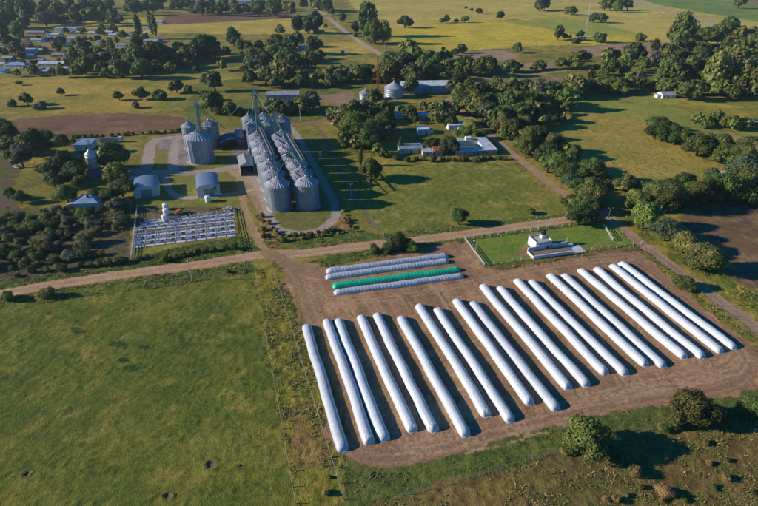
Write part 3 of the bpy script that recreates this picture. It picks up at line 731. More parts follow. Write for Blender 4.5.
# intake shed
M_shedroof = mat('grey_tin_roof', (.44, .42, .41), rough=.55, metal=.25, var=.2, scale=.4)
M_bluewall = mat('pale_bluegrey_tin', (.40, .44, .48), rough=.55, metal=.2, var=.15, scale=.4)
def ribbed_gable(root, wd, ln, hw, hr, roof_m, wall_m, ribs=True, over=.25, open_front=False):
    """gable ridge along y; front at y=0, back at y=ln"""
    th = .15
    if open_front:
        MB().box(-wd / 2, -wd / 2 + th, 0, ln, 0, hw).build('side_wall', wall_m, root)
        MB().box(wd / 2 - th, wd / 2, 0, ln, 0, hw).build('side_wall', wall_m, root)
        MB().prism([(-wd / 2 + th, hw - .6), (wd / 2 - th, hw - .6), (wd / 2 - th, hw), (0, hr), (-wd / 2 + th, hw)], 0, th).build('front_gable', wall_m, root)
        MB().prism([(-wd / 2 + th, 0), (wd / 2 - th, 0), (wd / 2 - th, hw), (0, hr), (-wd / 2 + th, hw)], ln - th, ln).build('back_wall', wall_m, root)
    else:
        MB().prism([(-wd / 2, 0), (wd / 2, 0), (wd / 2, hw), (0, hr), (-wd / 2, hw)], 0, ln).build('wall', wall_m, root)
    sl = (hr - hw) / (wd / 2)
    r = MB()
    for s in (-1, 1):
        x1 = s * (wd / 2 + over); z1 = hw - sl * over
        q = [(0, hr + .02), (x1, z1 + .02), (x1, z1 + .14), (0, hr + .14)]
        if s > 0: q = q[::-1]
        r.prism(q, -over, ln + over)
        if ribs:
            for k in range(int(ln / 1.0) + 1):
                y = min(k * 1.0, ln)
                q2 = [(0, hr + .13), (x1, z1 + .13), (x1, z1 + .2), (0, hr + .2)]
                if s > 0: q2 = q2[::-1]
                r.prism(q2, y - .05, y + .05)
    return r.build('roof', roof_m, root)
p = G(249.5, 173.5)
t = thing('intake_shed', 'grey tin roofed drive-through shed with a dark open front beside the left silo row', 'shed', (p.x - .2, p.y - 2.5, 0), R(18.6))
ribbed_gable(t, 7.0, 15.0, 5.6, 7.0, M_shedroof, M_galv, open_front=True)

# round-roofed sheds
M_blueroof = mat('blue_grey_tin_vault', (.27, .34, .46), rough=.42, metal=.25, var=.2, scale=.5, spec=.5)
M_palewall = mat('pale_sheet_wall', (.52, .54, .54), rough=.6, var=.12, scale=.5)
def vault_shed(x, y, rz, wd, ln, hw, rise, label, roof_m, wall_m, open_front=False, group=None):
    t = thing('vaulted_shed', label, 'shed', (x, y, 0), rz, group)
    arc = [(-wd / 2 * math.cos(math.pi * k / 14), hw + rise * math.sin(math.pi * k / 14)) for k in range(15)]
    body = [(-wd / 2 + .1, 0)] + [(a_ * .985, z_ - .03) for a_, z_ in arc] + [(wd / 2 - .1, 0)]
    if open_front:
        MB().box(-wd / 2 + .05, -wd / 2 + .25, 0, ln, 0, hw).build('side_wall', wall_m, t)
        MB().box(wd / 2 - .25, wd / 2 - .05, 0, ln, 0, hw).build('side_wall', wall_m, t)
        MB().prism(body[::-1], ln - .3, ln - .1).build('back_wall', wall_m, t)
    else:
        MB().prism(body[::-1], .05, ln - .05).build('wall', wall_m, t)
        MB().box(-wd * .22, wd * .22, -.04, .05, 0, hw * .95).build('sliding_door', M_greyst, t)
        MB().box(-wd * .23, wd * .23, -.1, .05, hw * .95, hw * .95 + .18).build('door_rail', M_greyst, t)
    r = MB(); out = [(a_ * 1.02, z_ + .1) for a_, z_ in arc]
    r.prism(arc + out[::-1], -.3, ln + .3)
    for k in range(int(ln / 1.2) + 1):
        y_ = -.2 + k * 1.2; o2 = [(a_ * 1.035, z_ + .17) for a_, z_ in arc]
        r.prism(out + o2[::-1], y_ - .06, y_ + .06)
    r.build('vaulted_roof', roof_m, t)
    return t
pa = G(147.5, 197.3); vault_shed(pa.x, pa.y, R(20), 11.2, 14.0, 4.0, 1.9, 'round-roofed blue tin shed with pale front, left of its twin', M_blueroof, M_palewall, group='round-roofed tin sheds')
pb = G(209.5, 195.8); vault_shed(pb.x, pb.y, R(18.6), 10.6, 17.0, 3.6, 2.2, 'round-roofed blue-grey tin shed with a dark doorway, in front of the widest silo', M_blueroof, M_palewall, group='round-roofed tin sheds')
pc = G(233, 149.5); vault_shed(pc.x, pc.y, R(18), 13, 13, 4.2, 2.2, 'dark open-fronted vaulted shed between the silo clusters', mat('dark_blue_tin', (.09, .12, .17), rough=.5, metal=.3), M_greyst, open_front=True)
pd = G(241.5, 147.5)
t = thing('buffer_bin', 'plain round grey bin beside the dark open vaulted shed', 'bin', (pd.x - 1, pd.y + 4, 0))
MB().lathe([(2.9, 0), (2.9, 2.5), (2.96, 2.55), (2.9, 2.6), (2.9, 5.2), (2.96, 5.25), (2.9, 5.3), (2.9, 9.3)], 24, cap=False).build('wall', M_galv, t)
MB().lathe([(3.1, 9.25), (.5, 10.4), (.4, 10.7)], 24).build('roof', M_galvroof, t)

# old small hopper tower among the trees on the left
p = G(94, 179)
M_silver = mat('old_silver_sheet', (.52, .54, .57), rough=.5, metal=.2, var=.3, scale=.6)
t = thing('hopper_tower', 'small old silver hopper bin on a dark square base among trees', 'silo', (p.x, p.y + 3, 0), R(8))
MB().box(-3.4, 3.4, -3, 3, 0, 4.2).build('base_house', mat('dark_blue_grey_wall', (.16, .19, .22), rough=.7), t)
MB().lathe([(.8, 4.2), (2.6, 6.6), (2.6, 11), (2.7, 11.05), (2.6, 11.1), (2.6, 12.6)], 20, cap=False).build('bin', M_silver, t)
MB().lathe([(2.8, 12.55), (.4, 14.6), (.3, 15.2)], 20).build('roof', M_silver, t)
m = MB(); lattice(m, -.3, 2.6, 4.2, 19, .9, .08); m.build('elevator_leg', M_greenst, t)
p = G(104, 168)
t = thing('hopper_bin', 'small silver cone-topped bin beside the old hopper tower', 'silo', (p.x, p.y + 2, 0))
MB().lathe([(2.2, 0), (2.2, 8.6)], 20, cap=False).build('wall', M_silver, t)
MB().lathe([(2.4, 8.55), (.3, 10.6), (.2, 11)], 20).build('roof', M_galvroof, t)

# grain bins farther back
for (u, v, wpx, lb) in ((365.6, 101, 13, 'small grey grain bin with a tree in front, left of the long barn'), (394, 99.3, 19, 'round grain bin with conical roof left of the long barn')):
    p = G(u, v); rad = wpx * mpp(p.y) / 2
    t = thing('grain_bin', lb, 'grain bin', (p.x, p.y + rad, 0), 0, 'grain bins beside the long barn')
    hgt = rad * 1.05
    pr = [(rad, 0)]
    for k in range(5): pr += [(rad, hgt * k / 5 + .02), (rad - .06, hgt * (k + .5) / 5), (rad + .05, hgt * (k + 1) / 5 - .02), (rad + .05, hgt * (k + 1) / 5)]
    MB().lathe(pr, 28, cap=False).build('wall', M_galv, t)
    MB().lathe([(rad + .3, hgt - .05), (.5, hgt + rad * .55), (.45, hgt + rad * .6)], 28, sm=False).build('roof', M_galvroof, t)
    MB().lathe([(.5, hgt + rad * .6), (.55, hgt + rad * .6 + .5), (.05, hgt + rad * .6 + .9)], 10).build('vent_cap', M_galv, t)

# ================================================================== HOUSES AND BARNS
M_pane = mat('window_glass', (.03, .04, .05), rough=.15, spec=.6)
WALLC = {'white': (.70, .70, .68), 'cream': (.56, .50, .40), 'grey': (.38, .38, .37), 'brick': (.34, .17, .12), 'pink': (.50, .34, .30), 'blue': (.30, .38, .48)}
ROOFC = {'pale': (.60, .66, .72), 'grey': (.36, .37, .38), 'blue': (.28, .40, .58), 'bright_blue': (.10, .28, .58), 'red': (.42, .12, .08), 'white': (.66, .68, .70), 'purple': (.47, .45, .52), 'green': (.30, .48, .36)}
def wallm(c): return mat('wall_' + c, WALLC[c], rough=.8, var=.3, scale=.4, orand=.12)
def roofm(c): return mat('roof_' + c, ROOFC[c], rough=.55, metal=.1, var=.4, scale=.28, orand=.2)
def house(u, v, wpx, depth, hw, rise, label, wc='white', rc='pale', rz=0.0, cat='house', name='house', style='gable', group=None, chimney=False):
    p = G(u, v); k = mpp(p.y); W = wpx * k
    t = thing(name, label, cat, (p.x, p.y, 0), rz, group)
    wm, rm_ = wallm(wc), roofm(rc)
    if style == 'gable':      # ridge along x
        MB().box(-W / 2, W / 2, 0, depth, 0, hw).prism([(0, hw), (depth, hw), (depth / 2, hw + rise)], 0, .01).build('wall', wm, t) if False else None
        vs = [(-W / 2, 0, 0), (W / 2, 0, 0), (W / 2, depth, 0), (-W / 2, depth, 0), (-W / 2, 0, hw), (W / 2, 0, hw), (W / 2, depth, hw), (-W / 2, depth, hw), (-W / 2, depth / 2, hw + rise), (W / 2, depth / 2, hw + rise)]
        MB()._add(vs, [(0, 1, 5, 4), (2, 3, 7, 6), (1, 2, 6, 9, 5), (3, 0, 4, 8, 7)]).build('wall', wm, t)
        o = .35; sl = rise / (depth / 2); r = MB()
        for s in (0, 1):
            y0, y1 = (-o, depth / 2) if s == 0 else (depth + o, depth / 2)
            z0 = hw - sl * o
            q = [(-W / 2 - o, y0, z0 + .03), (W / 2 + o, y0, z0 + .03), (W / 2 + o, y1, hw + rise + .03), (-W / 2 - o, y1, hw + rise + .03)]
            r.hexa(q + [(a, b_, c + .14) for a, b_, c in q])
            for j in range(int(W / 1.6)):
                x = -W / 2 + .8 + j * 1.6
                q = [(x - .06, y0, z0 + .16), (x + .06, y0, z0 + .16), (x + .06, y1, hw + rise + .16), (x - .06, y1, hw + rise + .16)]
                r.hexa(q + [(a, b_, c + .08) for a, b_, c in q])
        rf = r.build('roof', rm_, t)
    elif style == 'hip':
        MB().box(-W / 2, W / 2, 0, depth, 0, hw).build('wall', wm, t)
        o = .5; e = min(W, depth) / 2 * .9
        vs = [(-W / 2 - o, -o, hw), (W / 2 + o, -o, hw), (W / 2 + o, depth + o, hw), (-W / 2 - o, depth + o, hw), (-W / 2 + e, depth / 2, hw + rise), (W / 2 - e, depth / 2, hw + rise)]
        rf = MB()._add(vs, [(0, 1, 5, 4), (1, 2, 5), (2, 3, 4, 5), (3, 0, 4), (3, 2, 1, 0)]).build('roof', rm_, t)
    else:                      # flat or single slope with a parapet
        MB().box(-W / 2, W / 2, 0, depth, 0, hw).build('wall', wm, t)
        o = .2
        q = [(-W / 2 - o, -o, hw + .02), (W / 2 + o, -o, hw + .02), (W / 2 + o, depth + o, hw + .02 + rise), (-W / 2 - o, depth + o, hw + .02 + rise)]
        rf = MB().hexa(q + [(a, b_, c + .18) for a, b_, c in q]).build('roof', rm_, t)
    if chimney: MB().box(-.4, .4, depth * .3, depth * .3 + .7, hw + rise * .3, hw + rise + 1.0).build('chimney', mat('wall_brick_red', (.42, .10, .07), rough=.8), rf)
    hr_ = random.Random(int(u * 31 + v * 17))
    if cat == 'house' and W > 6 and hr_.random() < .75:      # lean-to
        sx = hr_.choice((-1, 1)); aw = hr_.uniform(2.2, 3.6); y0_, y1_ = depth * hr_.uniform(0, .3), depth * hr_.uniform(.6, .95); xa = sx * (W / 2 + aw / 2 + .003)
        an = MB().box(xa - aw / 2, xa + aw / 2, y0_, y1_, 0, hw * .78).build('lean_to', wm, t)
        zi, zo = hw * .93, hw * .80; lo, hi = (zi, zo) if sx > 0 else (zo, zi)
        q = [(xa - aw / 2, y0_ - .2, lo), (xa + aw / 2, y0_ - .2, hi), (xa + aw / 2, y1_ + .2, hi), (xa - aw / 2, y1_ + .2, lo)]
        MB().hexa(q + [(a, b_, c + .1) for a, b_, c in q]).build('lean_to_roof', roofm(hr_.choice(('grey', 'pale', 'red', rc))), an)
    if cat != 'barn':
        nd = max(1, int(W / 7))
        for j in range(max(1, int(W / 3.6))):
            x = -W / 2 + (j + .5) * W / max(1, int(W / 3.6))
            if j % 3 == 1:
                MB().box(x - .45, x + .45, -.05, .06, .02, 2.05).build('door', mat('door_brown', (.16, .10, .07)), t)
            else:
                f = MB().box(x - .6, x + .6, -.06, .04, .95, 2.05).build('window', M_white, t)
                MB().box(x - .5, x + .5, -.09, -.055, 1.05, 1.95).build('pane', M_pane, f)
        for s in (-1, 1):
            f = MB().box(s * W / 2 - .05, s * W / 2 + .05, depth * .4, depth * .4 + 1.1, .95, 2.05).build('window', M_white, t)
    else:
        MB().box(-W * .1, W * .1, -.06, .05, 0, hw * .8).build('barn_door', M_greyst, t)
        for j in range(int(W / 5)):
            MB().box(-W / 2 + j * 5 + 1, -W / 2 + j * 5 + 1.2, -.07, .04, 0, hw - .1).build('wall_rib', wm, t)
    return t
VG = 'houses of the village at the upper left'
HS = [  # u, v(front foot), width px, depth m, wall h, rise, walls, roof, style, label
 (36, 34.5, 20, 9, 3.2, 1.4, 'brick', 'grey', 'gable', 'long low house with blue-grey roof at the back of the village'),
 (66, 31.5, 22, 12, 4.6, 1.6, 'white', 'pale', 'gable', 'large pale-roofed hall at the back of the village'),
 (53, 36.5, 12, 9, 3, 1.4, 'white', 'white', 'gable', 'small white house in front of the large pale hall'),
 (25.5, 44.5, 8, 7, 2.8, .5, 'pink', 'red', 'flat', 'small pink-walled house beside trees'),
 (36, 42, 11, 8, 2.9, 1.2, 'white', 'white', 'gable', 'white house with a gleaming roof beside the dirt square'),
 (71, 41, 9, 9, 3.2, 1.8, 'white', 'pale', 'gable', 'bright gabled house beside the big round village tree'),
 (62, 46, 9, 9, 3, 1.2, 'white', 'pale', 'gable', 'pale house half hidden by trees at the dirt square'),
 (85.5, 40.5, 8, 7, 2.8, 1.1, 'white', 'blue', 'gable', 'small blue-roofed house behind the big round village tree'),
 (93.5, 34.5, 11, 8, 2.8, 1.2, 'cream', 'pale', 'gable', 'low house with grey-green roof beyond the village green'),
 (107, 34, 10, 8, 2.8, 1.2, 'brick', 'white', 'gable', 'house with half-red walls beyond the village green'),
 (113.5, 36.8, 10, 8, 2.8, 1.3, 'white', 'pale', 'gable', 'white-roofed house right of the half-red one'),
 (121, 47.5, 10, 9, 3, 1.4, 'white', 'blue', 'gable', 'pale blue-roofed house between the tall dark trees'),
 (29, 53.5, 11, 9, 4.4, .4, 'white', 'pale', 'flat', 'two-storey white block house on the village street'),
 (26, 58.5, 13, 9, 2.8, 1.1, 'pink', 'pale', 'gable', 'pale-roofed house in front of the two-storey white block'),
 (12, 54, 12, 8, 2.6, .4, 'grey', 'grey', 'flat', 'long grey wall-like house on the village street'),
 (58, 57.5, 13, 8, 2.8, 1, 'brick', 'grey', 'gable', 'brick house right of the village street'),
 (70.5, 54.5, 4.5, 5, 2.6, .3, 'cream', 'white', 'flat', 'tiny cream hut beside the brick house'),
 (51, 66.5, 26, 10, 3, 1.6, 'grey', 'pale', 'gable', 'long house with pale metal roof at the front of the village'),
 (45, 74, 18, 11, 3, 1.9, 'pink', 'pale', 'hip', 'hip-roofed house at the front edge of the village'),
 (15.5, 68, 22, 11, 3, 2, 'white', 'blue', 'hip', 'blue hip-roofed house near the left edge'),
 (1, 73.5, 8, 9, 2.8, 1.2, 'white', 'bright_blue', 'gable', 'bright blue roof at the left edge of the village'),
 (0, 67, 8, 9, 2.8, 1.2, 'cream', 'pale', 'gable', 'pale-roofed house cut by the left edge'),
 (145, 29.5, 8, 7, 2.8, 1, 'white', 'pale', 'gable', 'small pale house behind the poplars by the dirt lot'),
 (143, 35, 6, 7, 3.2, .8, 'white', 'white', 'gable', 'small white house by the dirt lot'),
 (150, 43, 15, 9, 3, 1.3, 'blue', 'pale', 'gable', 'long pale blue shed by the dirt lot'),
 (146, 48.5, 7, 7, 2.8, 1, 'white', 'pale', 'gable', 'small white-roofed house in front of the long blue shed'),
 (171, 62.5, 6, 6, 2.6, .6, 'blue', 'bright_blue', 'flat', 'small blue hut among the trees right of the village'),
 (184, 63, 7, 7, 2.8, .8, 'brick', 'red', 'gable', 'small red-brown house among the trees right of the village')]
HS += [
 (86, 53, 8, 7, 2.8, 1.0, 'white', 'pale', 'gable', 'small pale house in front of the village green, among dark trees'),
 (16, 47.5, 9, 8, 2.8, 1.0, 'white', 'pale', 'gable', 'pale house left of the grey wall-like house and farther back'),
 (41, 52, 8, 7, 2.8, 1.0, 'cream', 'white', 'gable', 'white-roofed house on the right side of the village street'),
 (3, 47, 8, 7, 2.8, 1.0, 'white', 'blue', 'gable', 'blue-roofed house under tall trees at the left edge'),
 (76, 34, 8, 7, 2.8, 1.0, 'white', 'pale', 'gable', 'small pale house right of the large pale hall'),
 (127, 34.5, 8, 7, 2.8, 1.0, 'white', 'grey', 'gable', 'small grey-roofed house left of the poplars'),
 (20, 39.5, 9, 8, 2.8, 1.1, 'cream', 'grey', 'gable', 'small grey-roofed house under the tall trees left of the pink-walled one'),
 (47, 40, 7, 7, 2.8, 1.0, 'grey', 'pale', 'gable', 'small pale house between white house and dirt square'),
 (80, 47, 8, 7, 2.8, 1.1, 'cream', 'pale', 'gable', 'small house behind the big round village tree, on its right'),
 (101, 44, 9, 8, 2.8, 1.2, 'white', 'grey', 'gable', 'low house on the village green behind the dark trees'),
 (131, 40.5, 9, 8, 2.8, 1.2, 'white', 'pale', 'gable', 'pale house left of the long blue shed'),
 (135, 52, 8, 7, 2.8, 1.1, 'cream', 'grey', 'gable', 'grey-roofed house among the tall trees right of the village green'),
 (161, 54, 9, 8, 2.8, 1.1, 'white', 'white', 'gable', 'white-roofed house in the trees below the dirt lot'),
 (7, 60.5, 10, 8, 2.8, 1.2, 'brick', 'pale', 'gable', 'brick house in the row above the blue hip roof'),
 (40, 62.5, 7, 6, 2.6, .8, 'white', 'grey', 'gable', 'small white hut behind the long pale metal roof'),
 (33, 73, 8, 7, 2.8, 1.0, 'cream', 'white', 'gable', 'small cream house between the blue and the pink hip-roofed ones'),
 (66, 71, 8, 7, 2.8, 1.0, 'white', 'pale', 'gable', 'small pale house at the front corner beside the dark trees'),
 (158, 23.5, 9, 8, 3, 1.2, 'white', 'pale', 'gable', 'pale house at the corner of the plowed field behind the village')]
for (u, v, wp, dp, hw, rs, wc, rc, st, lb) in HS: house(u, v, wp, dp, hw, rs, lb, wc, rc, R(-4), style=st, group=VG)
house(88.3, 211, 22, 10, 4.0, 2.0, 'house with a blue hip roof and red chimney at the head of the orchard', 'cream', 'blue', R(6), style='hip', chimney=True)
house(83, 150.5, 16, 10, 3.4, .5, 'low white house with blue flat roof behind the hopper tower', 'white', 'blue', R(4), style='flat')
house(249, 3.5, 26, 16, 5, 1.5, 'pale factory shed at the top of the picture left of the diagonal road', 'white', 'white', 0, 'barn', 'barn')
house(287.5, 37, 7, 7, 3, 1, 'small white and red house beside two tall trees', 'white', 'red', R(3))
house(320, 32.5, 9, 8, 2.8, 1, 'small dark house behind the tall trees by the diagonal road', 'blue', 'grey', R(3))
house(302, 49, 8, 7, 2.8, 1, 'small pale house in the grove left of the diagonal road', 'white', 'pale', R(3))
house(311, 59.5, 6, 6, 2.6, .8, 'small blue-roofed hut in the grove beside the crossing track', 'white', 'blue', R(3))
house(343, 81, 9, 6, 2.6, .5, 'low grey shelter at the front of the hedge behind the plant', 'grey', 'grey', R(3), style='flat')
house(283, 101.5, 32, 13, 5.2, 1.3, 'long tin barn with a grey-violet roof standing behind the plant', 'blue', 'purple', R(4), 'barn', 'barn')
house(428, 93, 52, 15, 6.0, 2.6, 'longest barn with pale roof and blue-grey walls beside the grain bins', 'blue', 'white', R(5), 'barn', 'barn')
house(332.5, 124, 5, 4, 3.0, .5, 'tiny white hut at the fork of the track behind the plant', 'white', 'red', R(-20), style='flat')
house(405, 118.5, 20, 8, 3, 1.2, 'white house half hidden by trees below the grain bins', 'white', 'pale', R(5))
house(424, 119.5, 12, 7, 3, 1.2, 'pale house hidden among trees right of the half-hidden white one', 'cream', 'pale', R(5))
house(423.5, 134.5, 12, 6, 3.2, .5, 'small white cube house alone on the grass', 'white', 'pale', R(5), style='flat')
house(456, 130, 16, 7, 3.2, .5, 'flat white house with dark windows among the trees', 'white', 'white', R(5), style='flat')
house(453, 125.5, 10, 6, 3, .6, 'small pale building behind the flat white house', 'cream', 'pale', R(5), style='flat')
house(460, 133.5, 3.5, 3, 2.6, .4, 'tiny white kiosk beside the lane', 'white', 'white', R(5), style='flat')
house(548, 106, 10, 7, 3, 1.0, 'bright blue roof showing among the trees of the belt', 'white', 'bright_blue', R(5))
house(537, 117, 9, 7, 2.8, 1, 'low grey house in the trees below the blue roof', 'grey', 'pale', R(5))
house(668.5, 98.5, 14, 8, 3, 1.6, 'white farmhouse with a violet-grey roof under dark trees', 'white', 'purple', R(6))
house(583, 40, 6, 6, 3, .8, 'small white pump hut at the mast', 'white', 'white', 0)
house(728, 181, 9, 5, 2.6, .5, 'small open field shelter with a pale roof between trees', 'pink', 'white', R(-10), style='flat')
house(495, 70.5, 14, 6, 2.6, .4, 'low brick shed by the gravel patch', 'brick', 'grey', R(4), style='flat')
# courtyard building and its neighbours
HG = 'low houses at the far edge of the pasture'
house(411, 153.5, 24, 8, 2.9, .5, 'low cream house with flat grey roof at the pasture edge', 'cream', 'grey', R(8), style='flat', group=HG)
house(427.5, 156.5, 9, 5, 2.6, .4, 'small cream annex at the pasture edge', 'cream', 'pale', R(6), style='flat', group=HG)
house(438.5, 156, 8.5, 6, 3.0, .5, 'small red-roofed hut at the pasture edge', 'pink', 'red', R(6), style='flat', group=HG)
p = G(476.5, 155.5); k = mpp(p.y); W = 42 * k
t = thing('courtyard_building', 'low white-roofed building round a courtyard beside the lane', 'building', (p.x, p.y, 0), R(7))
D = 24.0; wg = 6.5; hb = 2.8
for nm, (x0, x1, y0, y1), rc in (('front_wing', (-W / 2, W / 2, 0, wg), 'pale'), ('right_wing', (W / 2 - wg, W / 2, wg + .02, D), 'pale'), ('back_wing', (-W / 2, W / 2 - wg - .02, D - wg, D), 'green')):
    wng = MB().box(x0, x1, y0, y1, 0, hb).build(nm, wallm('pink' if nm == 'front_wing' else 'white'), t)
    MB().box(x0 - .2, x1 + (.2 if nm != 'back_wing' else 0), y0 - .2 if nm != 'right_wing' else y0 + .2, y1 + .19, hb + .02, hb + .3).build('roof', roofm(rc), wng)
for j in range(8):
    x = -W / 2 + 2.2 + j * (W - 4) / 7.5
    f = MB().box(x - .6, x + .6, -.06, .04, 1, 2.2).build('window', M_white, t); MB().box(x - .5, x + .5, -.09, -.055, 1.1, 2.1).build('pane', M_pane, f)
MB().box(-1.5, 1.8, D - 5.5, D - 2.5, hb + .32, hb + 2.0).build('roof_tank_house', M_white, t)

# ================================================================== COMPOUND BUILDING (white wall, block room, front wall)
a = G(527.5, 252.5); b_ = G(567, 246.5); ax = math.atan2(b_.y - a.y, b_.x - a.x); L = (b_ - a).length
M_ww = mat('whitewashed_wall', (.68, .68, .70), rough=.85, var=.32, scale=.7, bump=.2, bscale=3)
M_floor = mat('brown_floor', (.24, .18, .13), rough=.95, var=.25, scale=1)
t = thing('white_block_building', 'white block building with a long wall and doorway in the fenced lawn', 'building', (a.x, a.y, 0), ax)
MB().box(0, L * .47, 0, .35, 0, 2.0).box(L * .52, L, 0, .35, 0, 2.2).box(L * .47, L * .52, 0, .35, 1.85, 2.6).box(L * .22, L * .47, .003, .347, 2.0, 2.6).box(L * .52, L * .62, .003, .347, 2.2, 2.6).build('long_wall', M_ww, t)
MB().box(L * .475, L * .515, .1, .2, 0, 1.85).build('door', M_dark, t)
MB().box(L * .57, L * .60, -.03, .05, 1.0, 1.9).build('window', M_dark, t)
x0, x1, y0, y1 = L * .20, L * .60, .40, 6.2
MB().box(x0, x1, y0, y1, 0, 3.2).build('block_room', M_ww, t)
m = MB()
m.box(x0, x0 + .22, y0, y1, 3.2, 3.75).box(x1 - .22, x1, y0, y1, 3.2, 3.75).box(x0 + .22, x1 - .22, y1 - .22, y1, 3.2, 3.75).box(x0 + .22, x1 - .22, y0, y0 + .22, 3.2, 3.6)
m.build('parapet', M_ww, t)
MB().box(x0 + .22, x1 - .22, y0 + .22, y1 - .22, 3.203, 3.26).build('flat_roof', mat('roof_screed', (.45, .44, .43)), t)
st = MB().box(x1 - 3.0, x1 - .9, 3.2, 5.0, 3.27, 4.7).build('tank_stand', M_ww, t)
MB().tube((L * .97, .2, 2.2), (L * .97, .2, 4.3), .05, n=6).build('vent_pipe', M_white, t)
wl = st.matrix_local
tk = thing('water_tank', 'black round water tank on top of the white block building', 'water tank', (0, 0, 0), ax)
q = Matrix.Rotation(ax, 3, 'Z') @ Vector((x1 - 1.95, 4.1, 0)); tk.location = (a.x + q.x, a.y + q.y, 4.72)
MB().lathe([(.95, 0), (1.0, .1), (1.0, .5), (.95, .55), (1.0, .6), (1.0, 1.4), (.7, 1.75), (.3, 1.85)], 18).build('barrel', mat('black_plastic', (.02, .02, .022), rough=.4), tk)
MB().lathe([(.3, 1.85), (.32, 1.98), (.1, 2.02)], 12).build('lid', mat('black_plastic', (.02, .02, .022)), tk)
a2 = G(533.5, 259.5); b2 = G(573.3, 254); ax2 = math.atan2(b2.y - a2.y, b2.x - a2.x); L2 = (b2 - a2).length
t = thing('front_wall', 'low white wall in front of the white block building', 'wall', (a2.x, a2.y, 0), ax2)
MB().box(0, L2, 0, .3, 0, 1.35).build('wall_body', M_ww, t)
MB().box(-.06, L2 + .06, -.06, .36, 1.353, 1.45).build('coping', M_ww, t)
MB().box(0, .3, .302, 5.0, 0, 1.0).build('end_wall', M_ww, t)
MB().hexa([(.32, .32, .05), (L2, .32, .05), (L2 + 1.0, 4.9, .05), (.32, 4.9, .05), (.32, .32, .55), (L2, .32, .55), (L2 + 1.0, 4.9, .55), (.32, 4.9, .55)]).build('loading_floor', M_floor, t)
a3 = G(572.5, 252.8); t = thing('concrete_slab', 'pale concrete slab at the right end of the white walls', 'slab', (a3.x, a3.y, 0), ax2)
MB().box(0, 5.6, -1.0, 4.6, 0, .28).build('slab', mat('pale_concrete', (.62, .60, .60), rough=.85, var=.15, scale=.6), t)
MB().box(.6, 3.2, 4.62, 5.6, 0, .75).build('step', M_ww, t)

# ================================================================== PENS, TANKS, HEAP
M_pen = mat('white_pen_boards', (.76, .76, .80), rough=.75, var=.25, scale=.8)
M_trough = mat('pale_trough', (.50, .47, .46), rough=.85, var=.3, scale=.9)
M_slab = mat('pen_concrete', (.66, .63, .64), rough=.9, var=.4, scale=.5)
def pen_block(tl, tr, bl, br, rows, label, bays=10):
    TL, TR, BL, BR = (G(*q) for q in (tl, tr, bl, br))
    t = thing('pen_block', label, 'animal pens', (BL.x, BL.y, 0), 0, 'blocks of white animal pens')
    O = Vector((BL.x, BL.y, 0))
    P = lambda s, r: (BL.lerp(BR, s)).lerp(TL.lerp(TR, s), r) - O
    rnd = random.Random(int(tl[1]))
    for r in rows:
        for k in range(bays):
            h = .8 + rnd.uniform(-.06, .08)
            fl = [P((k + .05) / bays, r - .20), P((k + .95) / bays, r - .20), P((k + .95) / bays, r - .02), P((k + .05) / bays, r - .02)]
            MB().hexa([(q.x, q.y, .0) for q in fl] + [(q.x, q.y, .10 + .01 * (k % 2)) for q in fl]).build('floor_slab', M_slab, t)
            a = P((k + .03) / bays, r); e = P((k + rnd.choice((.55, .62, .9))) / bays, r); f = P((k + .97) / bays, r)
            MB().wall(a, e, .16, 0, h).build('pen_panel', M_pen, t)
            if (f - e).length > 1.2: MB().wall(e.lerp(f, .08), f, .08, .2, h * .8).build('pen_gate', M_greyst, t)
            if r < .9:
                q0 = P((k + .12) / bays, r + .22); q1 = P((k + .6) / bays, r + .22)
                MB().wall(q0, q1, .8, .0, .4).build('feed_trough', M_trough, t)
    for k in range(bays + 1):
        a, c = P(k / bays, min(rows) + .02), P(k / bays, max(rows) - .02)
        MB().wall(a, c, .07, .45, .62).build('partition_rail', M_pen, t)
        for r in rows: q = P(k / bays, r); MB().tube((q.x, q.y, 0), (q.x, q.y, 1.7), .09, n=5).build('post', M_white, t)
pen_block((145.6, 222), (234.2, 212), (136.3, 229.6), (234.6, 219.8), (.04, .5, 1.0), 'back block of white pens in two rows, nearest the white tanks')
pen_block((136, 235.5), (234.6, 223.8), (134.2, 246.0), (236, 234), (.02, .5, 1.0), 'front block of white pens in two rows, nearest the dirt road')
def plank_fence(a, b, label, hp=1.5, step=3.0, mt=None, rails=(.5, 1.0, 1.4), group=None, name='fence', pr=.08, wire=False):
    A_, B_ = (G(*a), G(*b)); d = B_ - A_; L = d.length; n = max(1, int(L / step))
    t = thing(name, label, 'fence', (A_.x, A_.y, 0), math.atan2(d.y, d.x), group)
    pm = MB().tube((0, 0, -.1), (0, 0, hp), pr, pr * .9, n=6).mesh('post', mt)
    for k in range(n + 1): add('post', pm, t, (L * k / n, 0, 0))
    for z in rails:
        (MB().tube((0, 0, z), (L, 0, z), .02, n=3) if wire else MB().box(0, L, -.03, .03, z - .08, z + .08)).build('wire' if wire else 'rail', M_greyst if wire else mt, t)
    return t
plank_fence((137.8, 207.5), (131.2, 259), 'white board fence along the left side of the pens', mt=M_pen, hp=1.7)
M_wood = mat('grey_wood', (.17, .14, .11), rough=.9, var=.3, scale=2)
M_pale = mat('pale_post', (.50, .48, .44), rough=.85, var=.2)
plank_fence((233.8, 211), (241.6, 252), 'grey board fence along the right side of the pens', mt=M_wood, hp=1.6)
plank_fence((156, 213), (137.8, 209), 'short dark fence at the back left corner of the pens', mt=M_wood, hp=1.5)
WF = 'wire fences of the fields'
plank_fence((255.5, 273), (295.5, 504), 'wire fence between the left pasture and the weedy strip', mt=M_wood, hp=1.25, step=4, rails=(.4, .8, 1.15), wire=True, pr=.10, group=WF)
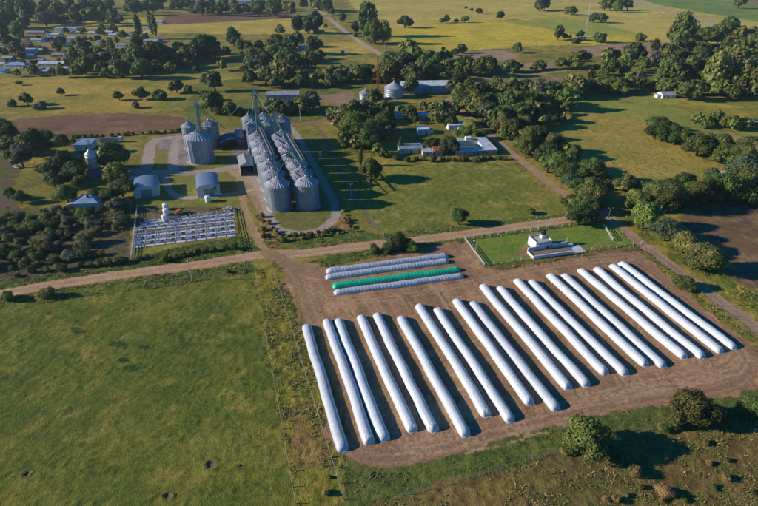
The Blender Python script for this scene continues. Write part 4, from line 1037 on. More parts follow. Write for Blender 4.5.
plank_fence((274, 272), (344, 500), 'wire fence along the weedy strip beside the first grain bag', mt=M_wood, hp=1.2, step=4, rails=(.4, .8, 1.1), wire=True, pr=.08, group=WF)
CF = 'fences round the white building lawn'
plank_fence((464.8, 240.5), (483.8, 265.5), 'pale post fence at the left end of the fenced lawn', mt=M_pale, hp=1.5, step=2.2, rails=(.5, 1, 1.35), group=CF, pr=.10)
plank_fence((484.4, 265.5), (641, 244), 'pale post fence between the fenced lawn and the dirt yard', mt=M_pale, hp=1.5, step=3.6, rails=(.5, 1, 1.35), wire=True, group=CF, pr=.13)
plank_fence((465, 239.6), (577, 225), 'pale post fence behind the fenced lawn along the road', mt=M_pale, hp=1.5, step=3.6, rails=(.5, 1, 1.35), wire=True, group=CF, pr=.13)
plank_fence((603.5, 227), (612.5, 241), 'white board fence at the right end of the fenced lawn', mt=M_pale, hp=1.6, step=2.2, rails=(.5, 1, 1.4), group=CF, pr=.11)
plank_fence((392, 500), (560, 452), 'thin wire fence between the grass strip and the scrubland', mt=M_wood, hp=1.1, step=4, rails=(.4, .75, 1.0), wire=True, pr=.06, group=WF)
plank_fence((560, 452), (756, 404), 'thin wire fence in the scrub edge under the bushes', mt=M_wood, hp=1.1, step=4, rails=(.4, .75, 1.0), wire=True, pr=.06, group=WF)
plank_fence((645, 250), (757, 338), 'wire fence along the weeds between the yard and the right-hand road', mt=M_wood, hp=1.2, step=5, rails=(.4, .8, 1.1), wire=True, pr=.08, group=WF)
M_tank = mat('white_tank_plastic', (.72, .74, .74), rough=.45, var=.08)
M_tankg = mat('mint_tank_plastic', (.60, .72, .66), rough=.45, var=.08)
def tank(u, v, rad, hh, label, mt, group=None):
    p = G(u, v)
    t = thing('storage_tank', label, 'tank', (p.x, p.y, 0), 0, group)
    pr = [(rad * .96, 0), (rad, .1)]
    for k in range(4): pr += [(rad, hh * (k + .2) / 4), (rad * .96, hh * (k + .5) / 4), (rad, hh * (k + .8) / 4)]
    pr += [(rad, hh), (rad * .8, hh + rad * .12), (rad * .25, hh + rad * .16)]
    MB().lathe(pr, 20).build('barrel', mt, t)
    MB().lathe([(rad * .25, hh + rad * .16), (rad * .26, hh + rad * .22), (rad * .1, hh + rad * .25)], 12).build('lid', mt, t)
for i, (u, v, lb) in enumerate(((166.2, 209.3, 'farthest of three white tanks in a line at the pens'), (166.6, 214.6, 'middle of three white tanks in a line at the pens'), (165.4, 220.6, 'nearest of three white tanks in a line at the pens'))):
    tank(u, v, 1.3, 2.6, lb, M_tank, 'white tanks at the pens')
tank(208.3, 201.5, 1.35, 2.7, 'mint white tank beside the bare tree', M_tankg)
p = G(230, 210)
t = thing('rubble_heap', 'heap of grey rubble and sacks at the corner of the pens', 'heap', (p.x, p.y, 0))
rnd = random.Random(4)
for k in range(46):
    a_ = rnd.uniform(0, 6.28); r_ = 3.6 * math.sqrt(rnd.random()); z = max(.1, 1.5 * (1 - r_ / 3.9)) * rnd.uniform(.4, 1)
    s = rnd.uniform(.3, .62)
    MB().blob((r_ * math.cos(a_) * 1.1, r_ * math.sin(a_) * .8, z), (s, s * .8, s * .6), k, rough=.5, n=7, m=4).build('chunk', mat('rubble_grey', (.34, .34, .36), rough=.9, var=.4, scale=1.2), t)
p = G(178.5, 214.5)
t = thing('seed_drill', 'small orange farm implement with hopper behind the pens', 'farm implement', (p.x, p.y, 0), R(75))
M_or = mat('orange_paint', (.50, .17, .05), rough=.6, var=.3)
MB().hexa([(-1.8, -.5, .9), (1.8, -.5, .9), (1.8, .5, .9), (-1.8, .5, .9), (-2, -.8, 2), (2, -.8, 2), (2, .8, 2), (-2, .8, 2)]).build('hopper', M_or, t)
MB().box(-2, 2, -.1, .1, .6, .8).box(-.1, .1, -2.4, -.1, .55, .7).build('frame', M_or, t)
for s in (-2.15, 2.15): MB().tube((s - .15, 0, .55), (s + .15, 0, .55), .55, n=14).build('wheel', M_dark, t)
for (u, v, lb) in ((187, 213.5, 'small rusty plough left of the rubble heap'), (213, 209.5, 'rusty harrow frame between mint tank and rubble heap')):
    p = G(u, v); t = thing('plough', lb, 'farm implement', (p.x, p.y, 0), R(30))
    MB().box(-1.6, 1.6, -.08, .08, .8, .95).box(-.08, .08, -1.2, 1.2, .7, .8).build('frame', M_rust, t)
    for k in range(5): MB().tube((-1.5 + k * .75, -.3, .1), (-1.5 + k * .75, .1, .85), .09, n=5).build('tine', M_rust, t)
    for s in (-1.7, 1.7): MB().tube((s - .08, .4, .4), (s + .08, .4, .4), .4, n=12).build('wheel', M_dark, t)

# ================================================================== POLES AND MASTS
def pole(u, v, hgt, label, arms=1, group='power poles along the roads', az=0.0, mt=None):
    p = G(u, v); t = thing('power_pole', label, 'power pole', (p.x, p.y, 0), az, group)
    MB().tube((0, 0, -.2), (0, 0, hgt), .17, .11, n=8).build('shaft', mt or M_pale, t)
    for k in range(arms):
        z = hgt - .4 - k * .8
        MB().box(-1.0, 1.0, -.07, .07, z, z + .13).build('cross_arm', M_wood, t)
        for x in (-.9, 0, .9): MB().lathe([(.05, z + .13), (.08, z + .22), (.04, z + .34)], 6, c=(x, .0, 0)).build('insulator', M_white, t)
    return t
pole(192.3, 280.5, 9.0, 'pale concrete power pole beside the dirt road left of the crossing')
pole(710.5, 306.5, 6.2, 'short wooden power pole between the grain bags and the right-hand road', mt=M_wood)
pole(351, 196, 6.5, 'power pole beside the rutted track right of the silos')
pole(606.5, 225.5, 8.5, 'power pole at the road junction by the fenced lawn', mt=M_wood)
pole(383.5, 245, 5, 'low pole beside the dark bush by the road')
pole(300.5, 120.5, 9.5, 'power pole behind the plant along the brown road')
pole(538.5, 49, 16, 'thin pale pole in front of the yellow field')
pole(648, 45, 16, 'thin pole at the edge of the gravel lot')
pole(745.5, 45, 14, 'thin pole above the dark tree mass at the upper right')
pole(384.5, 55, 13, 'pole where the diagonal road meets the crossing track')
pole(563.5, 100, 9, 'pole at the corner of the tree belt beside the green paddock')
def lamp(u, v, hgt, label):
    p = G(u, v); t = thing('lamp_post', label, 'lamp post', (p.x, p.y, 0), R(180), 'slim lamp posts of the fenced lawn')
    MB().tube((0, 0, 0), (0, 0, hgt), .09, .06, n=6).build('shaft', M_pale, t)
    MB().tube((0, 0, hgt - .05), (.9, 0, hgt + .15), .05, n=5).build('bracket', M_pale, t)
    MB().box(.7, 1.3, -.14, .14, hgt + .12, hgt + .26).build('lamp_head', M_white, t)
lamp(475.3, 254, 5.6, 'slim lamp post at the left end of the fenced lawn')
lamp(537, 231.5, 6.2, 'slim lamp post behind the white block building')
p = G(378, 91); t = thing('lattice_mast', 'red lattice mast with guy wires behind the grain bins', 'mast', (p.x, p.y, 0))
m = MB(); lattice(m, 0, 0, 0, 28, 2.3, .26, 2.8, .45); m.build('lattice_shaft', M_rust, t)
for k in range(3):
    a_ = R(90 + 120 * k); MB().tube((0, 0, 22), (11 * math.cos(a_), 11 * math.sin(a_), 0), .12, n=3).build('guy_wire', M_rust, t)
p = G(586, 31); t = thing('lattice_mast', 'tall thin grey lattice mast in the yellow field', 'mast', (p.x, p.y, 0))
m = MB(); lattice(m, 0, 0, 0, 62, 2.0, .16, 4, .5); m.build('lattice_shaft', M_pale, t)
for k in range(3):
    a_ = R(30 + 120 * k); MB().tube((0, 0, 50), (22 * math.cos(a_), 22 * math.sin(a_), 0), .06, n=3).build('guy_wire', M_greyst, t)

# ================================================================== VEHICLES
M_tyre = mat('tyre_rubber', (.02, .02, .02), rough=.9)
def wheels(t, xs, w, r):
    wm = None
    for x in xs:
        for s in (-1, 1):
            MB().tube((x, s * w - .12, r), (x, s * w + .12, r), r, n=12).build('wheel', M_tyre, t)
def car(u, v, label, col, rz=0.0, pickup=False, grp=None, sc=1.0):
    p = G(u, v); t = thing('pickup_truck' if pickup else 'car', label, 'pickup' if pickup else 'car', (p.x, p.y, 0), rz, grp); t.scale = (sc,) * 3
    pm = mat('car_paint_' + '_'.join(str(int(c * 100)) for c in col), col, rough=.3, var=.02, spec=.6)
    side = [(-2.1, .35), (2.1, .35), (2.15, .8), (1.2, .95), (-2.1, .95)]
    MB().prism([(x, z) for x, z in side], -.85, .85).build('body', pm, t)
    cab = [(-.2, .95), (1.1, .95), (.6, 1.55), (-.1, 1.6)] if pickup else [(-1.7, .95), (1.1, .95), (.5, 1.5), (-1.2, 1.5)]
    MB().prism(cab, -.75, .75).build('cabin', pm, t)
    c2 = [(x * .96 + .01, z * .93 + .07) for x, z in cab]
    MB().prism(c2, -.765, .765).build('window', M_pane, t)
    wheels(t, (-1.3, 1.35), .8, .36)
    for s in (-.6, .6): MB().box(2.12, 2.19, s - .16, s + .16, .62, .76).build('headlight', M_white, t)
    return t
# the unit car faces +x; prism pushes along y so x,z outlines stay as drawn
car(132.5, 179, 'white pickup parked beside the left round-roofed shed', (.72, .73, .75), R(70), True)
car(663.5, 13, 'white vehicle far off on the grey road', (.75, .75, .75), R(-40), sc=1.6)
car(342.5, 66.5, 'dark car on the pale track right of the grove', (.06, .07, .09), R(5), sc=1.2)
car(459, 136, 'small dark car parked by the tiny white kiosk', (.10, .10, .12), R(10))
car(17, 168, 'pale car under the trees at the left edge', (.5, .5, .5), R(-20))
p = G(112, 142); t = thing('lorry', 'long flatbed lorry with pale blue cab behind the small hopper bins', 'truck', (p.x, p.y, 0), R(5))
MB().box(-7, 4.2, -1.2, 1.2, 1.0, 1.35).build('flatbed', M_greyst, t); MB().box(-7, 4.2, -1.2, -1.1, 1.35, 2.3).box(-7, 4.2, 1.1, 1.2, 1.35, 2.3).build('side_board', mat('roof_blue', ROOFC['blue']), t)
MB().prism([(4.4, .6), (7.2, .6), (7.2, 2.2), (6.6, 3.3), (4.4, 3.3)], -1.2, 1.2).build('cab', mat('wall_white', WALLC['white']), t)
MB().box(6.78, 6.98, -1.0, 1.0, 2.3, 2.9).build('windscreen', M_pane, t); wheels(t, (-5.5, -4.3, 2.6, 5.8), 1.05, .5)
p = G(708, 68.5); t = thing('bus', 'blue and white bus on the track among the trees at the right', 'bus', (p.x, p.y, 0), R(4))
MB().box(-5, 5, -1.3, 1.3, .5, 1.7).build('lower_body', mat('roof_bright_blue', ROOFC['bright_blue']), t); MB().box(-5, 5, -1.28, 1.28, 1.703, 3.4).build('upper_body', M_white, t)
for k in range(6): MB().box(-4.5 + k * 1.5, -3.4 + k * 1.5, -1.31, -1.27, 2.0, 2.9).build('window', M_pane, t)
wheels(t, (-3.2, 3.2), 1.1, .5)
p = G(342, 215 - 61); 
t = thing('storage_tank', 'small pale tank standing on the dark grass between ring road and track', 'tank', (G(320, 156).x, G(320, 156).y, 0))
MB().lathe([(1.1, 0), (1.1, 2.0), (.7, 2.3), (.2, 2.4)], 16).build('barrel', mat('pale_blue_tank', (.45, .52, .58)), t)
p = G(342.7, 53.8); t = thing('storage_tank', 'bright blue round tank in the gold field left of the diagonal road', 'tank', (p.x, p.y, 0))
MB().lathe([(2.4, 0), (2.4, 3), (1.6, 3.6), (.2, 3.8)], 16).build('barrel', mat('roof_bright_blue', ROOFC['bright_blue']), t)
#@@PART3
# ================================================================== TREES AND SHRUBS
HUES = {'dark': (.078, .120, .032), 'mid': (.116, .162, .036), 'olive': (.154, .168, .044), 'lime': (.172, .206, .044), 'grey': (.156, .164, .084), 'blue': (.094, .136, .070), 'dry': (.34, .265, .095), 'mauve': (.150, .130, .112)}
FM = {k: foliage_mat('foliage_' + k, v) for k, v in HUES.items()}
M_bark = mat('bark', (.085, .068, .052), rough=.95, var=.35, scale=4)
def crown_arrays(kind, seed, lod):
    rnd = np.random.RandomState(seed)
    B = []
    if kind == 'broad':
        B.append((rnd.uniform(-.05, .05), rnd.uniform(-.05, .05), .47, .27, .27, .22))
        for k in range(14):
            t = k * 2.4 + rnd.rand(); r = .16 + .24 * rnd.rand(); z = .28 + .42 * rnd.rand() * (1.2 - r * 1.3)
            s = .09 + .10 * rnd.rand(); B.append((r * math.cos(t), r * math.sin(t), z, s, s, s * .8))
        for k in range(3): B.append((rnd.uniform(-.14, .14), rnd.uniform(-.14, .14), .66 + .08 * rnd.rand(), .15, .15, .12))
    elif kind == 'tall':
        for k in range(13):
            z = .40 + .85 * k / 12; rr_ = .28 * math.sin(math.pi * min(1, (k + 2.2) / 14.5)) + .04; t = k * 2.4 + rnd.rand()
            s = .15 + .08 * rnd.rand(); B.append((rr_ * math.cos(t), rr_ * math.sin(t), z, s * 1.1, s * 1.1, s * 1.05))
        B.append((0, 0, .75, .24, .24, .42))
    elif kind == 'poplar':
        for k in range(9):
            z = .5 + 2.5 * k / 8; r = .5 * math.sin(math.pi * (k + 1.3) / 10.5) ** .7
            B.append((rnd.uniform(-.08, .08), rnd.uniform(-.08, .08), z, r * .8, r * .8, .36))
    elif kind == 'conifer':
        for k in range(8):
            z = .25 + 1.5 * k / 7; r = .5 * (1 - k / 8.2)
            B.append((rnd.uniform(-.03, .03), rnd.uniform(-.03, .03), z, r, r, .2))
    elif kind == 'bare':
        for k in range(12):
            t = k * 2.4; r = .1 + .3 * rnd.rand(); B.append((r * math.cos(t), r * math.sin(t), .35 + .55 * rnd.rand(), .14, .14, .14))
    else:                      # shrub
        B.append((0, 0, .26, .30, .30, .24))
        for k in range(9):
            t = k * 2.4 + rnd.rand(); r = .16 + .18 * rnd.rand(); s = .12 + .09 * rnd.rand()
            B.append((r * math.cos(t), r * math.sin(t), .2 + .3 * rnd.rand(), s, s, s * .85))
    B = np.array(B)
    leaf = {0: .018, 1: .050}[lod] * (1.3 if kind == 'poplar' else 1)
    dens = {0: 15000 if kind == 'broad' else 9000, 1: 2200}[lod] * (.32 if kind == 'bare' else 1.0)
    area = B[:, 3] * B[:, 5]; cnt = np.maximum(8, (dens * area / area.sum()).astype(int))
    V, Q, C = [], [], []; nb = 0
    for bi, (x, y, z, a, b_, c) in enumerate(B):
        n = cnt[bi]
        d = rnd.normal(size=(n, 3)); d /= np.linalg.norm(d, axis=1)[:, None]
        rad = (.68 + .70 * rnd.rand(n) ** 1.7)[:, None]
        lump = (1 + .18 * np.sin(d[:, 0] * 7 + bi) * np.sin(d[:, 1] * 6 + 2 * bi))[:, None]
        p = np.array([x, y, z]) + d * rad * lump * np.array([a, b_, c])
        p[:, 2] = np.maximum(p[:, 2], .01)
        nn = d * 1.2 + rnd.normal(size=(n, 3)) * .42 + np.array([0, 0, .25]); nn /= np.linalg.norm(nn, axis=1)[:, None]
        u = np.cross(nn, rnd.normal(size=(n, 3))); u /= np.linalg.norm(u, axis=1)[:, None] + 1e-9
        v = np.cross(nn, u); s = leaf * (.6 + .8 * rnd.rand(n))[:, None]
        quad = np.stack([p - u * s - v * s * .6, p + u * s * .7 - v * s, p + u * s + v * s * .6, p - u * s * .7 + v * s], 1)
        V.append(quad.reshape(-1, 3)); Q.append(np.arange(n * 4).reshape(-1, 4) + nb); nb += n * 4
        tb = 1 + .42 * (rnd.rand() - .5)
        t = (tb * (.75 + .5 * rnd.rand(n)))[:, None] * (1 + np.array([.22, .06, -.1]) * (rnd.rand(n)[:, None] - .5) * 2)
        C.append(np.repeat(t, 4, 0))
        if kind != 'bare':      # solid leaf mass inside
            m, k = 5, 8
            ph = np.linspace(0.01, math.pi - .01, m + 1); th = np.arange(k) * 2 * math.pi / k
            gp_ = np.stack([np.sin(ph)[:, None] * np.cos(th)[None], np.sin(ph)[:, None] * np.sin(th)[None], np.repeat(np.cos(ph)[:, None], k, 1)], -1).reshape(-1, 3)
            gp_ = gp_ * (.56 + .2 * rnd.rand(len(gp_)))[:, None] * np.array([a, b_, c]) + np.array([x, y, z]); gp_[:, 2] = np.maximum(gp_[:, 2], .0)
            i = np.array([(q * k + r, (q + 1) * k + r, (q + 1) * k + (r + 1) % k, q * k + (r + 1) % k) for q in range(m) for r in range(k)])
            V.append(gp_); Q.append(i + nb); nb += len(gp_); C.append(np.full((len(gp_), 3), .9))
    return np.concatenate(V), np.concatenate(Q), np.concatenate(C)
def trunk_mb(kind, seed):
    rnd = random.Random(seed); m = MB()
    hb = {'broad': .34, 'tall': .55, 'poplar': .9, 'conifer': .5, 'bare': .3}.get(kind, .14)
    r = {'poplar': .09, 'shrub': .03}.get(kind, .04)
    n = 7
    m.tube((0, 0, -.05), (0, 0, .03), r * 1.9, r * 1.2, n, cap=False).tube((0, 0, .03), (.01, .01, hb), r * 1.2, r * .75, n, cap=False)
    for k in range(7 if kind == 'bare' else 4):
        t = k * 1.7 + rnd.random(); l = .18 + .12 * rnd.random(); z = hb * (.75 + .3 * rnd.random())
        e = (l * math.cos(t), l * math.sin(t), z + l * (1.2 if kind != 'shrub' else .8))
        m.tube((0, 0, z - .04), e, r * .5, r * .22, 5, cap=False)
        for j in range(2 if kind != 'bare' else 4):
            m.tube(e, (e[0] + rnd.uniform(-.14, .14), e[1] + rnd.uniform(-.14, .14), e[2] + rnd.uniform(.06, .2)), r * .22, r * .06, 4, cap=False)
    if kind in ('tall', 'poplar', 'conifer'): m.tube((.01, .01, hb), (0, 0, {'tall': 1.1, 'poplar': 2.6, 'conifer': 1.5}[kind]), r * .7, r * .15, n, cap=False)
    return m
_ca, _cm = {}, {}
def crown_mesh(kind, var, lod, hue):
    key = (kind, var, lod)
    if key in _cm: return _cm[key]
    k0 = (kind, var, lod)
    if k0 not in _ca: _ca[k0] = crown_arrays(kind, hash((kind == 'broad', len(kind))) % 97 + var * 31 + len(kind) * 7, lod)
    V, Q, C = _ca[k0]
    if lod == 0:
        r = np_mesh('crown', V, Q, [FM['mid']], attr={'tint': C})
    else:
        mb = trunk_mb(kind, var); tv = np.array(mb.v); tq = np.array([f for f in mb.f if len(f) == 4])
        r = np_mesh('tree', np.concatenate([V, tv]), np.concatenate([Q, tq + len(V)]), [FM['mid'], M_bark], attr={'tint': np.concatenate([C, np.ones((len(tv), 3))])}, mi=np.concatenate([np.zeros(len(Q)), np.ones(len(tq))]))
    _cm[key] = r; return r
_tm = {}
def trunk_mesh(kind, var):
    if (kind, var) not in _tm: _tm[(kind, var)] = trunk_mb(kind, var).mesh('trunk', M_bark)
    return _tm[(kind, var)]
KN = {'broad': ('broadleaf_tree', .82, .45), 'tall': ('eucalyptus_tree', 1.36, .72), 'poplar': ('poplar_tree', 3.2, 1.6), 'conifer': ('conifer_tree', 1.9, .8), 'bare': ('bare_tree', .95, .55), 'shrub': ('shrub', .62, .28)}
HW = {'dark': 'dark green', 'mid': 'green', 'olive': 'olive green', 'lime': 'bright yellow-green', 'grey': 'grey-green', 'blue': 'bluish green', 'dry': 'dry straw-coloured', 'mauve': 'greyish mauve'}
KW = {'broad': 'broad tree', 'tall': 'tall tree', 'poplar': 'slim poplar', 'conifer': 'dark pointed conifer', 'bare': 'thin leafless tree', 'shrub': 'shrub'}
TR = random.Random(77)
tree_count = {}
def tree(u, v, wpx, kind, hue, label, group=None, at=None, wm=None):
    nm, hf, cf = KN[kind]
    if at is None:
        W = wpx * mpp(G(u, v).y, 3); W = wpx * mpp(G(u, v, cf * W).y, cf * W)
        p = G(u, v, cf * W)
    else: p = at; W = wm
    var = TR.randrange(6 if kind in ('broad', 'shrub') else 3)
    W *= 1.12 if p.y < 500 else 1.04
    sx = TR.uniform(.86, 1.18)
    PLAN.append((W / mpp(p.y), nm, kind, hue, label, group, p, var, TR.uniform(0, 6.28), (W * sx, W / sx, W * TR.uniform(.86, 1.14))))
PLAN = []
def huem(o, hue):
    s = o.material_slots[0]; s.link = 'OBJECT'; s.material = FM[hue]; return o
def plant(pl_, mass):
    app, nm, kind, hue, label, group, p, var, rz, sz = pl_
    if mass is not None:
        crown_mesh(kind, var, 1, hue); V, Q, C = _ca[(kind, var, 1)]
        V = V[Q].reshape(-1, 4, 3)[::4]; C = C[Q].reshape(-1, 4, 3)[::4]      # thinner crowns, larger leaf clumps
        ctr = V.mean(1, keepdims=True); V = (ctr + (V - ctr) * 1.7).reshape(-1, 3); C = C.reshape(-1, 3)
        c, s = math.cos(rz), math.sin(rz); V = V * np.array(sz)
        V = np.stack([V[:, 0] * c - V[:, 1] * s + p.x, V[:, 0] * s + V[:, 1] * c + p.y, V[:, 2]], 1)
        mass.setdefault(hue, []).append((V, C)); return
    lod = 0 if p.y < 330 else 1
    tree_count[nm] = tree_count.get(nm, 0) + 1
    if lod == 0:
        t = thing(nm, label, 'shrub' if kind == 'shrub' else 'tree', (p.x, p.y, 0), rz, group); t.scale = sz
        add('trunk' if kind != 'shrub' else 'stems', trunk_mesh(kind, var), t); huem(add('crown', crown_mesh(kind, var, 0, hue), t), hue)
    else:
        t = huem(add(nm, crown_mesh(kind, var, 1, hue), None, (p.x, p.y, 0), rz), hue); t.scale = sz
        tag(t, label, 'shrub' if kind == 'shrub' else 'tree', group)
    return t
def pick(hues):
    h = TR.choice(hues.split())
    if h == 'dark' and TR.random() < .35: h = 'mid'
    return TR.choice(('olive', 'lime', 'grey', 'blue')) if h == 'mid' and TR.random() < .3 else h
def many(x0, y0, txt, place, group, kind='broad', hues='dark dark mid olive'):
    """zoomed readings x,y,width[,kind[,hue]] of one enlarged view of the photograph (4 x)"""
    for it in txt.split():
        q = it.split(','); kd = q[3] if len(q) > 3 and q[3] else kind; hu = q[4] if len(q) > 4 else pick(hues)
        tree(x0 + float(q[0]) / 3.984, y0 + float(q[1]) / 3.984, float(q[2]) / 3.984, kd, hu, f'{HW[hu]} {KW[kd]} {place}', f'trees and shrubs {place}')
def row(pts, step, wpx, place, group, kind='broad', hues='dark dark mid', jit=.35):
    for (a, b_) in zip(pts[:-1], pts[1:]):
        L = math.dist(a, b_); n = max(1, int(L / step))
        for k in range(n):
            s = (k + .5 + TR.uniform(-jit, jit)) / n; hu = pick(hues)
            kd = kind; f_ = TR.uniform(.6, 1.25)
            if kind == 'broad' and TR.random() < .22: kd, f_ = 'tall', f_ * .72
            elif kind == 'broad' and TR.random() < .15: kd, f_ = 'shrub', f_ * .8
            tree(a[0] + (b_[0] - a[0]) * s, a[1] + (b_[1] - a[1]) * s + TR.uniform(-.12, .12) * wpx, wpx * f_, kd, hu, f'{HW[hu]} {KW[kd]} {place}', f'trees and shrubs {place}')
def one(u, v, wpx, kind, hue, label, group=None): tree(u, v, wpx, kind, hue, label, group)

# --- village and far left
BL = 'trees filling the belts right of the silos'
for pts, st, w_, pl_ in (([(522, 141), (560, 166), (600, 197)], 9, 23, 'in the belt right of the lane above the junction'), ([(534, 128), (566, 152)], 10, 20, 'in the belt right of the lane above the junction'),
    ([(456, 92), (580, 87)], 10, 17, 'in the wide belt between lane and paddock'), ([(470, 103), (575, 99)], 10, 19, 'in the wide belt between lane and paddock'), ([(484, 113), (530, 120)], 10, 19, 'in the wide belt between lane and paddock'),
    ([(384, 62), (490, 67)], 9, 18, 'in the belt behind the winding lane'), ([(386, 70), (440, 74)], 9, 18, 'in the belt behind the winding lane'), ([(640, 203), (704, 196)], 10, 25, 'in the thick line beside the plowed ground'),
    ([(690, 194), (770, 180)], 10, 26, 'in the thick line beside the plowed ground'), ([(656, 126), (752, 160)], 10, 20, 'in the slanting hedge beyond the dry field'), ([(586, 84), (660, 82)], 9, 14, 'in the hedge behind the green paddock'),
    ([(660, 70), (758, 66)], 10, 20, 'in the dark wood at the upper right'), ([(650, 132), (664, 122)], 8, 14, 'in the slanting hedge beyond the dry field'), ([(740, 168), (775, 160)], 12, 26, 'at the right edge beyond the field shelter'), ([(338, 108), (372, 148)], 9, 22, 'in the grove right of the plant')):
    row(pts, st, w_, pl_, BL, hues='dark mid mid olive')
BV = 'trees filling the village hedgerows'
for pts, st, w_, pl_ in (([(66, 59), (192, 62)], 8, 14, 'in the wood in front of the village green'), ([(72, 68), (150, 68)], 10, 16, 'in the wood in front of the village green'), ([(192, 46), (230, 54)], 9, 18, 'left of the grove by the diagonal road'), ([(240, 52), (318, 58)], 9, 16, 'in the grove by the diagonal road'),
    ([(318, 72), (372, 70)], 8, 15, 'in the hedge behind the plant'), ([(0, 52), (26, 54)], 9, 8, 'in the village at the left edge'), ([(70, 51), (120, 53)], 10, 11, 'round the village green'), ([(122, 56), (190, 55)], 9, 14, 'right of the village green'), ([(0, 128), (14, 150)], 8, 26, 'at the left edge below the plowed strip')):
    row(pts, st, w_, pl_, BV, hues='dark mid mid olive')
g = 'trees of the village at the upper left'; pl = 'among the houses of the village'
row([(30, 17), (118, 17)], 8, 14, 'in the wood line behind the village', g); row([(28, 11), (118, 11)], 9, 14, 'in the wood line behind the village', g); row([(0, 4), (118, 4)], 12, 15, 'in the wood line behind the village', g)
row([(122, 9), (185, 7)], 8, 12, 'along the far edge of the gold field', g); row([(126, 2), (190, 2)], 11, 13, 'along the far edge of the gold field', g)
row([(0, 10), (28, 12)], 8, 13, 'at the upper left corner', g, 'tall'); row([(0, 20), (27, 22)], 7, 12, 'left of the village', g, 'tall'); row([(0, 30), (24, 33)], 7, 12, 'left of the village', g, 'tall'); row([(0, 40), (18, 42)], 7, 13, pl, g)
many(0, 0, '90,100,45 60,190,55 150,150,28 190,130,26 260,120,30 330,120,28 395,125,30 405,110,30 450,112,40 485,135,38 235,165,40 225,185,38 180,200,25 20,210,25 25,240,22 65,290,32 125,270,45 130,285,38 245,290,40 240,262,28 75,330,20 160,190,25', pl, g)
many(0, 0, '320,178,74,,mid 290,235,78,,dark 335,262,70,,lime 300,280,60 395,215,50,tall,dark 425,235,75,,olive 450,262,70 475,235,75,,olive 515,250,70 545,190,60,tall,mid 550,225,75,tall,mid 540,262,60 600,215,75,tall,mid 640,215,85,,dark 660,240,60 700,230,60 715,200,65,,dark 735,215,50 575,260,60 620,262,55 680,270,45 415,180,40 440,185,35,tall 550,110,28,poplar 600,95,24,poplar 615,105,22,poplar 545,140,45 575,150,35', pl, g)
many(0, 0, '558,283,56,,dark 422,290,42,,mid', 'on the grass just in front of the village', 'trees in front of the village')
g = 'scattered trees of the rough pasture below the village'
for u, v, w_, kd, hu, lb in ((26, 99, 13, 'broad', 'olive', 'round olive tree casting a long shadow at the left of the rough pasture'), (61, 92, 7, 'broad', 'olive', 'small round tree between the two larger ones of the rough pasture'),
    (40, 105.5, 12, 'shrub', 'grey', 'low grey bush right of the round olive tree'), (118.5, 95.5, 10, 'broad', 'mid', 'small dark round tree left of the broad one in the rough pasture'), (139.6, 93, 14, 'broad', 'mid', 'broad round tree in the middle of the rough pasture'),
    (160, 95.5, 14, 'shrub', 'dark', 'low dark thicket right of the broad round pasture tree'), (136, 105.5, 8, 'shrub', 'dark', 'small dark bush below the broad round pasture tree'), (176, 86, 14, 'broad', 'olive', 'grey-olive round tree at the right of the rough pasture'),
    (188, 90.5, 9, 'shrub', 'olive', 'low bush beside the grey-olive round tree'), (12, 104, 9, 'shrub', 'dark', 'low dark bush at the left edge of the rough pasture')):
    one(u, v, w_, kd, hu, lb, g)
row([(2, 50), (40, 48)], 6, 5, pl, g, 'shrub', 'dark mid olive'); row([(8, 62), (60, 60)], 6, 5, pl, g, 'shrub', 'dark mid'); row([(30, 70), (66, 71)], 6, 7, pl, g, 'broad', 'dark mid'); row([(50, 44), (62, 52)], 5, 6, pl, g, 'broad', 'dark mid'); row([(80, 38), (118, 40)], 7, 6, pl, g, 'broad', 'dark mid'); row([(6, 46), (32, 47)], 6, 7, pl, g, 'broad', 'dark mid')
# --- upper middle
g = 'trees between the village and the diagonal road'; pl = 'between the village and the diagonal road'
row([(192, 8), (222, 9)], 7, 12, 'along the back of the plowed field', g); row([(222, 8), (292, 9)], 7, 13, 'along the back of the plowed field', g, hues='dark mid mid'); row([(190, 3), (226, 3)], 10, 12, 'along the back of the plowed field', g)
many(190, 0, '270,10,50 340,12,50 380,25,40 450,15,45 65,25,60', 'along the back of the plowed field', g)
many(190, 0, '430,92,52,tall,dark 500,92,56,tall,dark 470,105,40,tall,dark 540,105,18 360,118,44 170,145,52,tall,dark 60,185,112,,dark 35,215,70 100,205,60 200,180,34,tall 230,185,45,shrub 275,180,50,shrub 320,180,50 345,165,65 355,190,60 430,158,62 400,180,70 490,182,76 515,215,45 320,210,52 385,215,75 300,230,50 255,245,75 275,255,80 240,240,50 360,240,60 410,250,62 450,245,60 470,220,50 130,262,42,,mid 25,275,30,shrub 95,330,74,,dark 215,275,36 235,312,55 300,300,76 330,275,60 365,300,82 340,320,60 460,308,66 440,320,60 490,320,50 545,305,60 520,300,50 585,300,70 620,295,60 660,295,70 695,290,70 560,325,50', pl, g)
many(190, 0, '605,72,36,,mid 660,105,34,tall 705,85,86,tall,mid 720,130,55,tall,mid 740,135,55,tall,mid 655,138,24,shrub', 'right of the diagonal road', 'trees along the diagonal road')
many(190, 0, '520,8,75 545,22,55 565,45,30 500,15,50 700,270,40', 'along the diagonal road', 'trees along the diagonal road')
g = 'trees close behind the plant'; pl = 'close behind the grain plant'
many(190, 0, '80,405,92,,dark 55,380,45 120,425,40 160,435,58 110,445,40,shrub 330,415,62 345,430,60 370,425,60 395,430,60 430,412,55 475,403,80 450,425,60 275,440,30,shrub 500,410,40 200,450,40,shrub', pl, g, hues='dark mid')
